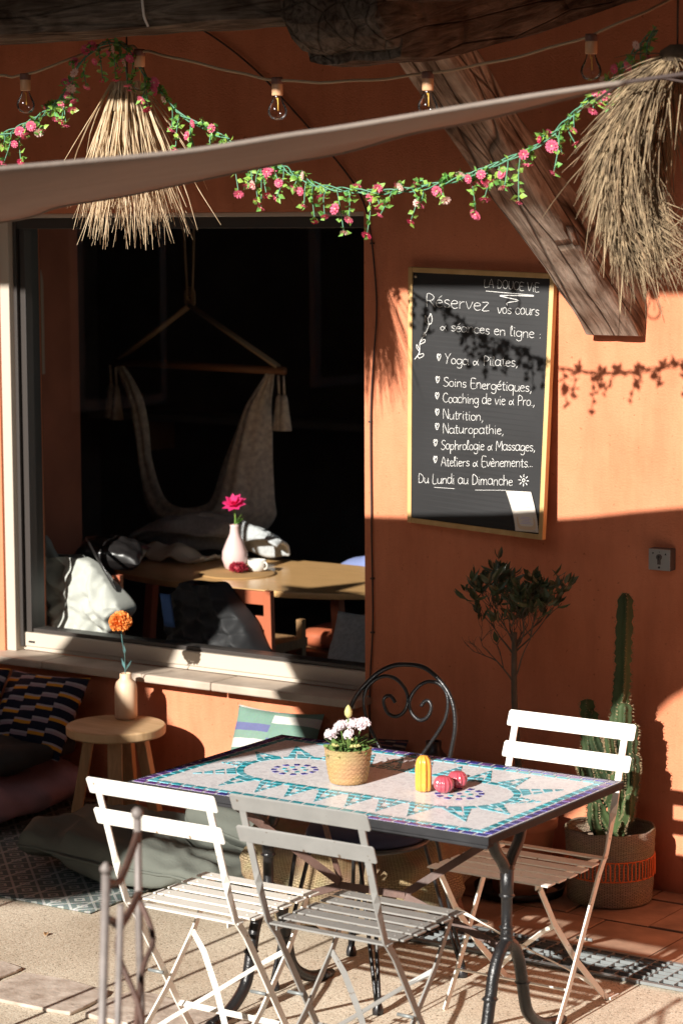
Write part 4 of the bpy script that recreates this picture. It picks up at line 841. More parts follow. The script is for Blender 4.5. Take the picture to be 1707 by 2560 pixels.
# ---------------------------------------------------------------- folding bistro chairs
def folding_chair(label,paint,loc,rz,group):
    t=thing('folding_chair',label,'chair',loc,rz,group)
    w2=.215; yb=lambda z: .004+ (.82-z)*.326
    mb=MB()
    for z0,z1 in ((.775,.822),(.685,.732)):
        n=8
        for i in range(1):
            y0,y1=yb(z0),yb(z1)
            mb.prism([(-w2,y0-.006,z0+.004),(-w2+.004,y0-.006,z0),(w2-.004,y0-.006,z0),(w2,y0-.006,z0+.004),(w2,y1-.006,z1-.006),(w2-.006,y1-.006,z1),(-w2+.006,y1-.006,z1),(-w2,y1-.006,z1-.006)],(0,.004,.001))
    mb.build('backrest',paint,t,bevel=.0015)
    for s in (-1,1):
        x=s*.185; mb=MB()
        P=[(x,yb(.822)+.001,.818),(x,yb(.68),.68),(x,yb(.60),.60),(x,yb(.57),.57),(x,yb(.54),.54),(x,yb(.46)+.004,.46),(x,.17,.405),(x,.35,.11),(x,.425,.0)]
        wd=[(1,0,0),(1,0,0),(1,0,0),(.7,.7,.2),(.1,1,.3),(0,1,.3),(0,1,.5),(0,1,.5),(0,1,.5)]
        mb.strip(P,.021,.006,wd); mb.build('leg',paint,t,bevel=.001)
        mb=MB(); x=s*.165
        mb.strip([(x,.485,.432),(x,.40,.31),(x,.27,.17),(x,.11,.03),(x,.075,.004),(x,.035,.0035)],.019,.006,(1,0,0) if 0 else [(0,1,.8),(0,1,.8),(0,1,.8),(0,1,.8),(0,.3,1),(0,.2,1)])
        mb.add([(x-.012,.02,.0005),(x+.012,.02,.0005),(x+.012,.075,.0005),(x-.012,.075,.0005),(x-.012,.02,.006),(x+.012,.02,.006),(x+.012,.075,.008),(x-.012,.075,.008)],[(0,3,2,1),(4,5,6,7),(0,1,5,4),(1,2,6,5),(2,3,7,6),(3,0,4,7)])
        mb.build('leg',paint,t,bevel=.001)
    mb=MB()
    for i in range(6):
        y=.128+i*.0655; dz=-.004*math.sin(i/5*math.pi); hw=.192+.006*(i>0)
        a=.046 if i else .026
        mb.box((-hw,y,.444+dz),(hw,y+a,.449+dz))
    for s in (-1,1):
        mb.bar((s*.158,.125,.439),(s*.158,.50,.437),.004,.014,(1,0,0))
        for i in range(6): mb.lathe([(.004,0),(.003,.0018)],8,(s*.158,.15+i*.0655,.449-.004*math.sin(i/5*math.pi)),capt=True)
    mb.build('seat',paint,t,bevel=.0012)
    mb=MB(); mb.bar((-.185,.352,.105),(.185,.352,.105),.018,.004,(0,1,.6)); mb.build('stretcher',paint,t)
    mb=MB(); mb.strip([(-.163,.395,.305),(-.1,.36,.265),(0,.285,.19),(.1,.195,.115),(.163,.145,.062)],.016,.004,[(0,.4,1),(0,1,.6),(0,1,.6),(0,1,.6),(0,.4,1)]); mb.strip([(.163,.398,.305),(.1,.365,.265),(0,.291,.19),(-.1,.201,.115),(-.163,.148,.062)],.016,.004,[(0,.4,1),(0,1,.6),(0,1,.6),(0,1,.6),(0,.4,1)]); mb.build('cross_brace',paint,t)
    for s in (-1,1): mb=MB(); mb.tube([(s*(.15),.238,.228),(s*.2,.238,.228)],.005,8); mb.build('pivot_bolt','galv',t)
    return t
GC='folding slat chairs around the mosaic table'
folding_chair('white folding slat chair on the near side, left of the grey one','white_paint',(.4944+.215,-2.4615,0),0,GC)
folding_chair('grey folding slat chair pulled up to the near side of the mosaic table','grey_paint',(.931+.215,-2.408,0),0,GC)
folding_chair('white folding slat chair on the wall side, in front of the cactus','white_paint',(.9959+.215,-1.0657,0),math.pi,GC)
# ---------------------------------------------------------------- black scroll back chair
bc=thing('scroll_chair','black wrought iron chair with heart scroll back and navy round seat cushion','chair',(.69,-1.38,0)); O=V((.69,-1.38,0))
def yz(z): return -1.15+ (.945-z)*-.08
def cpath(pts): return smooth_path([V((x,yz(z),z))-O for x,z in pts],4)
outer=[(.485,.46),(.474,.62),(.472,.72),(.478,.778),(.491,.81),(.512,.843),(.546,.879),(.579,.907),(.615,.927),(.651,.939),(.687,.943),(.72,.943),(.755,.935),(.787,.917),(.811,.897),(.834,.872),(.849,.846),(.859,.814),(.863,.779),(.862,.749),(.856,.712),(.849,.676),(.83,.60),(.81,.46)]
hL=[(.66,.56),(.63,.62),(.597,.672),(.57,.715),(.547,.751),(.535,.784),(.53,.819),(.537,.851),(.555,.874),(.582,.892),(.612,.9),(.642,.895),(.666,.88),(.684,.859),(.691,.832),(.684,.805),(.666,.785),(.644,.778),(.621,.785),(.608,.803),(.602,.822),(.609,.836),(.624,.84),(.636,.833),(.645,.821)]
hR=[(.68,.56),(.715,.62),(.751,.672),(.779,.711),(.805,.75),(.825,.785),(.834,.819),(.833,.852),(.822,.878),(.802,.894),(.779,.899),(.755,.896),(.731,.883),(.711,.862),(.699,.837),(.699,.812),(.711,.79),(.734,.777),(.755,.782),(.77,.799),(.776,.82),(.77,.835),(.758,.839),(.746,.831),(.739,.82)]
mb=MB(); mb.tube(cpath(outer),.0075,8); bo=mb.build('backrest','black_iron',bc)
for q in (hL,hR): mb=MB(); mb.tube(cpath(q),.006,8); mb.build('scroll','black_iron',bo)
mb=MB(); mb.tube([(-.02+.185*math.cos(a),.02+.185*math.sin(a),.44) for a in [k*math.pi/16 for k in range(32)]],.0085,8,closed=True); mb.build('seat_ring','black_iron',bc)
mb=MB(); mb.lathe([(.0,.432),(.15,.434),(.178,.445),(.186,.46),(.175,.478),(.12,.486),(.0,.488)],32,(-.02,.02,0),capb=False); mb.build('seat_cushion','navy_cushion',bc)
for (x,y),(tx,ty) in (((.904,-1.188),(.80,-1.22)),((.497,-1.188),(.56,-1.22)),((.88,-1.624),(.78,-1.53)),((.497,-1.607),(.56,-1.53))):
    mb=MB(); p0=V((tx,ty,.44))-O; p2=V((x,y,.012))-O
    for s in (-1,1):
        mb.tube(smooth_path([p0+V((s*.022,0,0)),p0.lerp(p2,.12)+V((s*.024,0,.012)),p0.lerp(p2,.5)+V((s*.014,0,0)),p2+V((s*.005,0,.02))],6),.0065,7)
    l_=mb.build('leg','black_iron',bc); mb=MB(); mb.lathe([(.016,-.012),(.017,.0),(.012,.018),(.007,.024)],12,p2,capt=True); mb.build('foot_cap','blackpot',l_)
# ---------------------------------------------------------------- things on the table
def lobed(name,prof,lobes,amp,m,parent): mb=MB(); mb.lathe(prof,96,lobes=lobes,amp=amp); return mb.build(name,m,parent)
fp=thing('flower_pot','small wicker flower pot on the mosaic table','pot',(.880,-1.775,TH+.002))
mb=MB()
pr_=[(.050,0),(.053,.006),(.058,.03),(.062,.055),(.065,.08),(.0665,.098),(.062,.099),(.058,.085)]
n=48
def wick(u,v):
    i=v*(len(pr_)-1); a=int(min(i,len(pr_)-2)); t=i-a; r=pr_[a][0]*(1-t)+pr_[a+1][0]*t; z=pr_[a][1]*(1-t)+pr_[a+1][1]*t
    th=u*2*math.pi; r+=.0009*math.sin(th*26+ (math.pi if int(v*26)%2 else 0))+.0008*math.sin(v*26*math.pi); return V((r*math.cos(th),r*math.sin(th),z))
mb.grid(wick,156,54,uv=True); mb.build('basket','basket2',fp)
mb=MB(); mb.lathe([(.0,.082),(.058,.084)],24,capb=False); mb.build('soil','soil',fp)
rr=random.Random(5)
cp_=thing('carnation_plant','pale pink carnations with a green bud growing in the wicker pot','plant',(.880,-1.775,TH+.085))
mb=MB(); lf=MB()
heads=[(-.035,-.03,.055,.021),(-.012,-.02,.078,.022),(.012,.0,.085,.020),(.04,.01,.085,.024),(-.03,.02,.07,.018),(.022,-.03,.062,.016)]
for x,y,z,r in heads: mb.tube(smooth_path([(x*.3,y*.3,0),(x*.7,y*.7,z*.5),(x,y,z)],4),.0018,5)
mb.tube(smooth_path([(0,0,0),(.005,-.01,.05),(.008,-.01,.105)],4),.002,5)
for k in range(70):
    a=rr.uniform(0,6.28); L=rr.uniform(.03,.075); p=V((rr.uniform(-.03,.03),rr.uniform(-.03,.03),rr.uniform(0,.03))); d=V((math.cos(a)*.8,math.sin(a)*.8,rr.uniform(-.1,.9))).normalized(); s=d.cross(V((0,0,1))).normalized()*rr.uniform(.002,.006)
    lf.add([p,p+d*L*.5+s,p+d*L+V((0,0,-.006)),p+d*L*.5-s],[(0,1,2,3)])
for k in range(60):
    a=rr.uniform(0,6.28); r=rr.uniform(.02,.062); p=V((r*math.cos(a),r*math.sin(a),rr.uniform(.004,.02))); d=V((rr.uniform(-1,1),rr.uniform(-1,1),rr.uniform(0,.8))).normalized(); s=d.orthogonal().normalized()*.007; L=rr.uniform(.012,.026)
    lf.add([p,p+d*L*.5+s,p+d*L,p+d*L*.5-s],[(0,1,2,3)])
mb.build('stems','houseplant',cp_); lf.build('leaves','houseplant',cp_,fix=False)
def pompom(r,n,rr,flat=.7):
    mb=MB()
    for k in range(n):
        u=rr.uniform(-.35,1); a=rr.uniform(0,6.28); q=math.sqrt(1-u*u); d=V((q*math.cos(a),q*math.sin(a),u*flat)); s=d.cross(V((rr.uniform(-1,1),rr.uniform(-1,1),rr.uniform(-1,1)))).normalized(); nn=d.cross(s)
        p=d*r*rr.uniform(.6,.75); L=r*rr.uniform(.3,.42); wd=r*.26
        mb.add([p,p+d*L*.6+s*wd,p+d*L+s*wd*.5+nn*wd*.4,p+d*L*.9,p+d*L-s*wd*.5+nn*wd*.4,p+d*L*.6-s*wd],[(0,1,2,3),(0,3,4,5)])
    mb.lathe([(r*.2,-r*.5),(r*.62,-r*.2),(r*.7,r*.2),(r*.4,r*.5),(r*.05,r*.6)],10); return mb
for x,y,z,r in heads: pompom(r,60,rr).build('blossom','carnation',cp_,loc=(x,y,z),rot=(rr.uniform(.2,.7),rr.uniform(-.4,.4),0),fix=False)
mb=MB(); mb.lathe([(.004,0),(.010,.008),(.0115,.018),(.007,.03),(.002,.037)],12,(.008,-.01,.103),capt=True); mb.build('flower_bud','bud',cp_)
for k in range(7):
    a=rr.uniform(0,6.28); pompom(.007,16,rr).build('flower_bud','bud',cp_,loc=(.048*math.cos(a),.048*math.sin(a),.028),fix=False)
y_=thing('ceramic_cactus','yellow ribbed ceramic cactus ornament standing on the mosaic table','ornament',(1.118,-1.755,TH+.002))
lobed('body',[(.016,0),(.0205,.004),(.0215,.02),(.0215,.06),(.0205,.078),(.017,.091),(.010,.099),(.001,.101)],8,.10,'yellow_cer',y_)
for q,(x,y,lab) in enumerate(((1.176,-1.742,'dark pink ribbed ceramic ball nearest the yellow ceramic cactus, in front'),(1.178,-1.672,'dark pink ribbed ceramic ball half hidden behind the other ball'))):
    b=thing('ceramic_ball',lab,'ornament',(x,y,TH+.002),.3*q,'pink ribbed ceramic balls')
    lobed('body',[(.009,0),(.018,.004),(.0255,.014),(.0275,.024),(.0255,.034),(.018,.044),(.008,.0475),(.001,.046)],13,.055,'pink_cer',b)
# ---------------------------------------------------------------- side table, vase, marigold
st=thing('side_table','round wooden side table with thick top by the left wall','side table',(-1.16,-.31,0))
mb=MB(); mb.lathe([(.0,.362),(.182,.362),(.189,.368),(.19,.395),(.186,.40),(.0,.4005)],56,capb=False,sm=False); mb.build('tabletop','sidewood',st,bevel=.002)
for a in (3.75,5.35,1.9,.35):
    mb=MB(); d=V((math.cos(a),math.sin(a),0)); mb.bar(d*.10+V((0,0,.362)),d*.165+V((0,0,0)),.055,.04,(-d.y,d.x,0)); mb.build('leg','legwood',st,bevel=.004)
vs_=thing('wooden_vase','pale turned wooden bottle vase on the round side table','vase',(-1.198,-.2,.4006))
mb=MB(); mb.lathe([(.036,0),(.042,.004),(.0435,.02),(.0435,.10),(.0425,.125),(.037,.142),(.027,.152),(.0225,.158),(.0225,.175),(.019,.177),(.017,.165)],36); mb.build('body','vasewood',vs_)
mg=thing('marigold','single orange marigold on a pale stem in the wooden vase','flower',(-1.198,-.2,.57))
mb=MB(); mb.tube(smooth_path([(0,0,-.02),(.03,-.04,.05),(.07,-.09,.10),(.10,-.14,.16),(.125,-.178,.225)],6),.0022,6)
for p,d in (((.012,-.015,.02),(.03,0,.045)),((.012,-.015,.02),(-.02,0,.05)),((.065,-.083,.095),(-.005,0,.04)),((.095,-.132,.15),(.016,0,.004))):
    p,d=V(p),V(d); s=V((0,1,0))*.004+V((.003,0,0)); mb.add([p,p+d*.5+s,p+d,p+d*.5-s],[(0,1,2,3)])
mb.build('stem','bluestem',mg); pompom(.042,230,rr,.85).build('blossom','orange_petal',mg,loc=(.130,-.186,.243),rot=(.5,.2,0),fix=False)
# ---------------------------------------------------------------- rug, cushions, pouf
mb=MB(); n1,n2=40,40
def rugf(u,v):
    x=-1.30+2.6*u-1.3; y=-.62+1.24*v-.62; return V((x,y,.006+.0015*math.sin(x*30)))
mb.grid(lambda u,v: V((-1.1+2.2*u,-.62+1.24*v,.007+.003*noise.noise(V((u*9,v*6,0))))),30,20)
rg=mb.build('rug','rug',None,loc=(-1.60,-.70,0),rot=(0,0,math.radians(1.5)),solid=.006); tag(rg,'patterned grey green rug with lozenges on the floor at left','rug')
mm=slabcushion('floor_mattress',(1.5,.80,.20),'mauve',None,(-2.13,-.46,.112),seed=2,wr=.03); tag(mm,'mauve floor mattress at the left edge under the dark cushion','mattress')
c_=slabcushion('floor_cushion',(1.26,.62,.13),'charcoal',None,(-2.08,-.40,.255),seed=5,wr=.03); tag(c_,'dark charcoal seat cushion lying on the mauve mattress','cushion','cushions on the left')
c_=pillow('cushion',(.38,.37,.13),'cushA',None,(-1.62,-.245,.375),(math.radians(52),0,math.radians(5)),seed=1,uvm=True); tag(c_,'woven cushion with navy, lilac and mustard blocks leaning on the wall','cushion','cushions on the left')
c_=pillow('cushion',(.38,.37,.13),'cushA',None,(-1.95,-.30,.39),(math.radians(58),0,math.radians(-12)),seed=3,uvm=True); tag(c_,'woven cushion cut off by the left edge beside the mustard patterned one','cushion','cushions on the left')
c_=slabcushion('floor_cushion',(1.0,.58,.165),'sage',None,(-.60,-.78,.106),(0,0,math.radians(-4)),seed=4,wr=.05,tufts=((-.2,0,.08,.05),(.22,.02,.08,.05),(.0,-.12,.07,.03)),pipe=True); tag(c_,'big sage green floor cushion on the rug, half in shadow','cushion','sage floor cushions')
c_=slabcushion('floor_cushion',(.62,.52,.16),'sage',None,(-.22,-.52,.27),(math.radians(20),math.radians(4),math.radians(8)),seed=8,wr=.045,tufts=((-.13,-.1,.06,.04),(.13,-.1,.06,.04),(-.13,.12,.06,.04),(.13,.12,.06,.04)),pipe=True); tag(c_,'tufted sage green cushion propped behind the white chair','cushion','sage floor cushions')
c_=pillow('cushion',(.38,.38,.13),'cushB',None,(-.57,-.125,.305),(math.radians(66),0,math.radians(3)),seed=6,uvm=True); tag(c_,'green, white and blue striped cushion leaning on the wall under the sill','cushion')
c_=pillow('cushion',(.38,.36,.12),'cushC',None,(-.20,-.12,.265),(math.radians(64),0,math.radians(-3)),seed=9,uvm=True); tag(c_,'dark speckled cushion on the wall behind the back of the table','cushion')
mb=MB()
def pf(u,v):
    th=u*2*math.pi; ph=(v-.5)*math.pi; q=lambda x,k: math.copysign(abs(x)**k,x)
    x,y,z=q(math.cos(ph),.5)*math.cos(th)*.36,q(math.cos(ph),.5)*math.sin(th)*.34,q(math.sin(ph),.7)*.185
    p=V((x,y,z)); d=noise.noise(p*5.5+V((3,1,2)))*.075+(.4-abs(noise.noise(p*8)))*.05+noise.noise(p*16)*.02; return p*(1+d/.3)
mb.grid(pf,120,70,uv=True); po=mb.build('pouf','burlap',None,loc=(.30,-.83,.195)); tag(po,'slumped burlap floor pouf under the mosaic table','pouf')
# ---------------------------------------------------------------- potted tree, cactus, jug
ot=thing('potted_tree','small leafy standard tree with bare lower twigs in a terracotta pot','tree',(.60,-.30,0.011))
mb=MB(); mb.lathe([(.088,.0),(.092,.006),(.108,.14),(.118,.23),(.128,.235),(.13,.275),(.12,.278),(.115,.24)],36); po_=mb.build('pot','terracotta',ot)
mb=MB(); mb.lathe([(0,.25),(.116,.252)],24,capb=False); mb.build('soil','soil',po_)
mb=MB(); mb.lathe([(.125,0),(.15,.004),(.158,.03),(.152,.032),(.146,.01)],36,(0,0,-.0005)); mb.build('saucer','blackpot',po_)
rr=random.Random(8)
mb=MB(); mb.tube(smooth_path([(0,0,.24),(-.008,0,.45),(-.024,0,.66),(-.026,0,.80),(-.025,0,.90)],6),[.013-.004*k/24 for k in range(25)],9)
tips=[]
def branch(p,d,L,r,depth):
    d=d.normalized(); pts=[p]; q=p.copy(); dd=d.copy()
    for k in range(4):
        dd=(dd+V((rr.uniform(-.35,.35),rr.uniform(-.35,.35),rr.uniform(-.08,.22)))).normalized(); q=q+dd*L/4; pts.append(q.copy())
    mb.tube(pts,[r*(1-.15*k) for k in range(5)],5)
    if depth<3:
        for k in range(rr.choice((2,3,3))): branch(pts[rr.choice((2,3,4))],(dd+V((rr.uniform(-.9,.9),rr.uniform(-.9,.9),rr.uniform(-.2,.7)))),L*rr.uniform(.5,.75),r*.6,depth+1)
    if depth>=1: tips.append((pts[-1],dd,pts[2]))
for x,y,z,dx,dy,dz in ((-.024,0,.72,-.9,-.2,1.0),(-.024,0,.74,1.0,.1,.9),(-.026,0,.80,-.6,.5,.9),(-.025,0,.82,.6,-.5,.9),(-.025,0,.84,-.1,.1,1.2),(-.025,0,.83,1.0,.3,.7),(-.025,0,.82,-1.0,-.3,.7),(-.025,0,.85,.4,.4,1.1),(-.025,0,.85,-.5,-.3,1.0),(-.025,0,.84,.9,-.4,.8)): branch(V((x,y,z)),V((dx,dy,dz)),rr.uniform(.13,.17),.0038,0)
mb.build('trunk','bark',ot)
lf=MB()
for p,d,m in tips:
    if p.z<.93 and rr.random()<.8: continue
    if p.z<1.0 and rr.random()<.35: continue
    for k in range(rr.choice((1,2,3))):
        q=p.lerp(m,rr.uniform(0,.7)); dd=(d+V((rr.uniform(-1.2,1.2),rr.uniform(-1.2,1.2),rr.uniform(-.4,1.0)))).normalized(); L=rr.uniform(.034,.056); s=dd.cross(V((rr.uniform(-1,1),rr.uniform(-1,1),.6))).normalized(); n_=dd.cross(s); wd=L*.19
        lf.add([q,q+dd*L*.3+s*wd*.9+n_*.002,q+dd*L*.65+s*wd*.8+n_*.002,q+dd*L-n_*.003,q+dd*L*.65-s*wd*.8+n_*.002,q+dd*L*.3-s*wd*.9+n_*.002,q+dd*L*.5],[(0,1,6),(1,2,6),(2,3,6),(3,4,6),(4,5,6),(5,0,6)])
lf.build('crown','oliveleaf',ot,fix=False)
ca=thing('potted_cactus','tall columnar cactus with side arms planted in the two tone rope basket','cactus',(.89,-.195,.2))
def cactus_col(name,pts,rad,parent,ribs=5,waist=None,seed=0):
    P=smooth_path(pts,10); k=len(P); nn=ribs*8; vs=[]; mbq=MB(); sp=MB(); rq=random.Random(seed)
    for i,p in enumerate(P):
        d=(P[min(i+1,k-1)]-P[max(i-1,0)]).normalized(); a=V((1,0,0)); a=(a-d*a.dot(d)).normalized(); b=d.cross(a)
        t=i/(k-1); r=rad*(1-.08*t)
        if t>.93: r*=math.sqrt(max(.03,1-((t-.93)/.075)**2))
        if waist: r*=1-waist[1]*math.exp(-((t-waist[0])/.02)**2)
        r*=1+.05*noise.noise(V((i*.35,seed,0)))
        for j in range(nn):
            th=2*math.pi*j/nn+.4; c=math.cos(th*ribs-.4*ribs)
            rr_=r*(.70+.30*max(c,-.55)*(1 if c>0 else .55))*(1+.13*math.sin(i*2.3)*(c>.5))
            vs.append(p+(a*math.cos(th)+b*math.sin(th))*rr_)
        for q in range(ribs):
            th=2*math.pi*q/ribs+.4; o=p+(a*math.cos(th)+b*math.sin(th))*r*.99
            for z in range(5):
                dd=((a*math.cos(th)+b*math.sin(th))+V((rq.uniform(-.7,.7),rq.uniform(-.7,.7),rq.uniform(-.6,.6)))).normalized(); s=dd.orthogonal().normalized()*.0009
                sp.add([o-s,o+s,o+dd*rq.uniform(.006,.012)],[(0,1,2)])
    fs=[(i*nn+j,i*nn+(j+1)%nn,(i+1)*nn+(j+1)%nn,(i+1)*nn+j) for i in range(k-1) for j in range(nn)]+[tuple((k-1)*nn+j for j in range(nn))]
    mbq.add(vs,fs,0,True); o=mbq.build(name,'cactus',parent); sp.build('spines','spine',o,fix=False); return o
cz=.2
cactus_col('stem',[(.03,-.02,0),(.03,-.02,.2),(.033,-.02,.4),(.045,-.02,.52),(.050,-.02,.60),(.052,-.02,.70),(.058,-.02,.865)],.032,ca,5,(.70,.22),1)
for k,(pts,rd) in enumerate((
 ([(.02,-.03,.14),(-.02,-.05,.25),(-.05,-.06,.33),(-.055,-.06,.42),(-.06,-.06,.50)],.026),
 ([(.02,-.03,.22),(-.01,-.06,.32),(-.03,-.07,.38),(-.035,-.07,.465)],.022),
 ([(.04,-.02,.20),(0.070,-.04,.30),(0.076,-.05,.38),(0.078,-.05,.50)],.026),
 ([(.04,-.02,.12),(0.079,-.02,.25),(0.095,-.03,.34),(0.096,-.03,.43)],.02),
 ([(.04,-.03,.06),(0.085,-.05,.15),(0.107,-.05,.22),(0.110,-.05,.33)],.024),
 ([(.02,-.04,.06),(-.03,-.08,.18),(-.045,-.09,.25),(-.06,-.09,.30)],.024),
 ([(.02,-.05,.0),(-.012,-.09,.08),(-.015,-.10,.16)],.02),
 ([(.05,-.03,.10),(0.070,-.08,.2),(0.079,-.09,.28)],.02),([(.03,-.05,.16),(.07,-.10,.22),(.075,-.11,.27)],.019),([(-.02,-.05,.24),(-.055,-.09,.27),(-.075,-.095,.31)],.018),([(0.079,-.03,.22),(0.110,-.04,.26),(0.116,-.05,.30)],.016),([(.03,-.05,.30),(.045,-.09,.34),(.04,-.095,.39)],.016),([(0.085,-.05,.10),(0.113,-.08,.14),(0.119,-.085,.20)],.017))): cactus_col('arm',pts,rd,ca,4,None,10+k)
bk=thing('rope_basket','round seagrass basket with a band of orange cord loops holding the cactus','basket',(.89,-.195,.011))
prof=[(.138,0),(.142,.004),(.147,.06),(.1475,.10),(.1475,.16),(.150,.20),(.152,.25),(.146,.252),(.143,.24),(.139,.2)]
mb=MB()
def bkf(u,v):
    i=v*(len(prof)-1); a=int(min(i,len(prof)-2)); t=i-a; r=prof[a][0]*(1-t)+prof[a+1][0]*t; z=prof[a][1]*(1-t)+prof[a+1][1]*t
    th=u*2*math.pi; r+=.0016*math.sin(z*2*math.pi/.0125)+.0012*math.sin(th*70+z*300)+.0015*noise.noise(V((th*6,z*60,0))); return V((r*math.cos(th),r*math.sin(th),z+.002*math.sin(th*9)*(z>.2)))
mb.grid(bkf,200,80,uv=True); mb.build('weave','basket',bk)
mb=MB(); P=[]; nl=32
for k in range(nl*16):
    th=2*math.pi*k/(nl*16); s=math.sin(th*nl); P.append(((.1515)*math.cos(th-.022*math.sin(th*nl*2)),(.1515)*math.sin(th-.022*math.sin(th*nl*2)),.1255+.033*s))
mb.tube(P,.0026,5,closed=True)
for z in (.093,.158): mb.tube([(.149*math.cos(q*.1257),.149*math.sin(q*.1257),z) for q in range(50)],.0022,5,closed=True)
mb.build('cord_loops','orange_cord',bk)
mb=MB(); mb.lathe([(0,.185),(.14,.187)],24,capb=False); mb.build('soil','soil',bk)
jg=thing('black_jug','dark round pot with a short neck behind the mosaic table','pot',(.235,-.27,.011))
mb=MB(); mb.lathe([(.05,0),(.085,.03),(.105,.12),(.11,.25),(.095,.35),(.065,.41),(.035,.44),(.027,.455),(.028,.48),(.022,.48)],32); mb.build('body','blackpot',jg)
for x,y,a,lab in ((.02,-1.93,.4,'small dry brown leaf lying on the floor by the left front chair leg'),(-.45,-1.55,2.1,'curled dry leaf on the open floor left of the railing posts')):
    mb=MB(); mb.grid(lambda u,v: V(((u-.5)*.034,(v-.5)*.016*math.sin(math.pi*min(.98,max(.02,u))),.003+.006*abs(v-.5)*2*math.sin(u*3))),8,5); tag(mb.build('dry_leaf','legwood',None,loc=(x,y,.001),rot=(0,0,a),solid=.0008),lab,'leaf')
# ---------------------------------------------------------------- iron railing
rl=thing('iron_railing','blurred wrought iron railing end with ball topped posts in the near left corner','railing',(1.776,-3.936,0)); O=V((1.776,-3.936,0))
P2=V((1.571,-3.585,0))-O; P1=V((0,0,0))
mb=MB(); mb.tube([P2+V((-.01,0,0)),P2+V((.0,0,.5)),P2+V((.003,0,.7)),P2+V((.0,.0,.85)),P2+V((0,0,1.085))],.008,8); mb.lathe([(.004,-.014),(.012,-.006),(.0135,.0),(.011,.008),(.003,.0135)],14,P2+V((0,0,1.097))); mb.build('post','rail_iron',rl)
mb=MB(); mb.tube([P1+V((-.055,0,0)),P1+V((0,0,1.08))],.0085,8); mb.tube([P1+V((-.04,0.03,0)),P1+V((.018,0.02,1.02))],.007,8); mb.lathe([(.004,-.012),(.010,-.006),(.012,.0),(.003,.012)],14,P1+V((0,0,1.092))); mb.build('post','rail_iron',rl)
for z0,z1 in ((1.055,1.06),(.93,.995)):
    mb=MB(); A,Bq=P2+V((0,0,z0)),P1+V((0,0,z1)); mb.tube(smooth_path([A,A.lerp(Bq,.25)+V((0,0,-.02)),A.lerp(Bq,.6)+V((0,0,-.035)),A.lerp(Bq,.85)+V((0,0,-.012)),Bq],6),.008,8); mb.build('top_rail','rust',rl)
mb=MB(); A=P2.lerp(P1,.45); mb.tube(smooth_path([A+V((0,0,.93)),A+V((-.02,0,.86)),A+V((.03,0,.76)),A+V((.045,0,.66)),A+V((.02,0,.5)),A+V((0,0,0.2))],6),.006,8); mb.tube(smooth_path([A+V((.0,.05,.95)),A+V((.03,.05,.88)),A+V((.0,.05,.80)),A+V((-.02,.05,.6)),A+V((0,.05,.2))],6),.006,8); mb.build('scroll_bar','rust',rl)
rl2=thing('iron_fence','wrought iron fence along the terrace edge to the left of the railing end','fence',(-.3,-3.05,0)); O=V((-.3,-3.05,0))
mb=MB()
for x in (-.90,-.86,-.80,.06,.20,.36): mb.tube([(x+.3,0,0),(x+.3,0,1.1)],.0075,6)
mb.build('baluster','rail_iron',rl2)
mb=MB(); mb.tube([(-1.4,0,1.1),(.72,0,1.1)],.012,8); mb.build('top_rail','rail_iron',rl2)
rl3=thing('iron_fence','wrought iron fence along the terrace edge to the right, below the view','fence',(3.2,-3.75,0)); O=V((3.2,-3.75,0))
mb=MB()
for k in range(15): mb.tube([(-.5+k*.16,0,0),(-.5+k*.16,0,.80)],.0075,6)
mb.build('baluster','rail_iron',rl3); mb=MB(); mb.tube([(-.55,0,.80),(1.8,0,.80)],.010,8); mb.tube([(-.55,0,.10),(1.8,0,.10)],.008,8); mb.build('top_rail','rail_iron',rl3)
# ---------------------------------------------------------------- inside the window
hm=thing('hammock_chair','woven hammock swing seat hanging inside behind the window glass','hammock',(-2.55,2.2,1.1)); 
hm.location=(-2.55,2.0,1.1); hx,hz=-2.55,1.1
mb=MB()
for s in (-1,1): mb.tube(smooth_path([(s*.012,0,.80),(s*.03,0,1.2),(s*.02,0,1.64)],4),.006,6)
for q in range(4): mb.tube([(.03*math.cos(a),0,.82+.03*math.sin(a)+.012*q) for a in [k*.4 for k in range(16)]],.005,5,closed=True)
for s,ex,ez in ((-1,-.44,.53),(1,.52,.52)):
    for dy in (-.012,.012): mb.tube([(0,dy,.80),(ex,dy,ez)],.010,6)
mb.build('cords','rope',hm)
mb=MB(); mb.tube([(-.47,0,.515),(.56,0,.50)],.019,12); mb.build('spreader_bar','hambar',hm)
def lerp_path(P,t):
    i=t*(len(P)-1); a=int(min(i,len(P)-2)); return P[a].lerp(P[a+1],i-a)
inner=smooth_path([(-.42,.0,.50),(-.35,0,.42),(-.29,-.01,.33),(-.25,-.02,.2),(-.215,-.04,.045),(-.125,-.06,-.13),(-.01,-.08,-.175),(.10,-.07,-.165),(.17,-.06,-.12),(.22,-.04,.045),(.28,-.02,.2),(.335,-.01,.33),(.40,0,.42),(.455,0,.49)],6)
outer_=smooth_path([(-.465,.0,.50),(-.44,.02,.42),(-.41,.04,.33),(-.375,.06,.2),(-.34,.08,.045),(-.315,.11,-.13),(-.30,.13,-.225),(-.2,.15,-.34),(0,.15,-.37),(.25,.15,-.34),(.40,.13,-.225),(.415,.11,-.13),(.43,.08,.045),(.445,.06,.2),(.455,.04,.33),(.48,.02,.42),(.50,0,.49)],6)
mb=MB(); mb.grid(lambda u,v: lerp_path(inner,u).lerp(lerp_path(outer_,u),v)+V((0,-.12*math.sin(v*math.pi)*math.sin(u*math.pi)+.006*math.sin(v*22+u*9),0)),72,22); mb.build('seat_cloth','hammock',hm,solid=.006)
mb=MB()
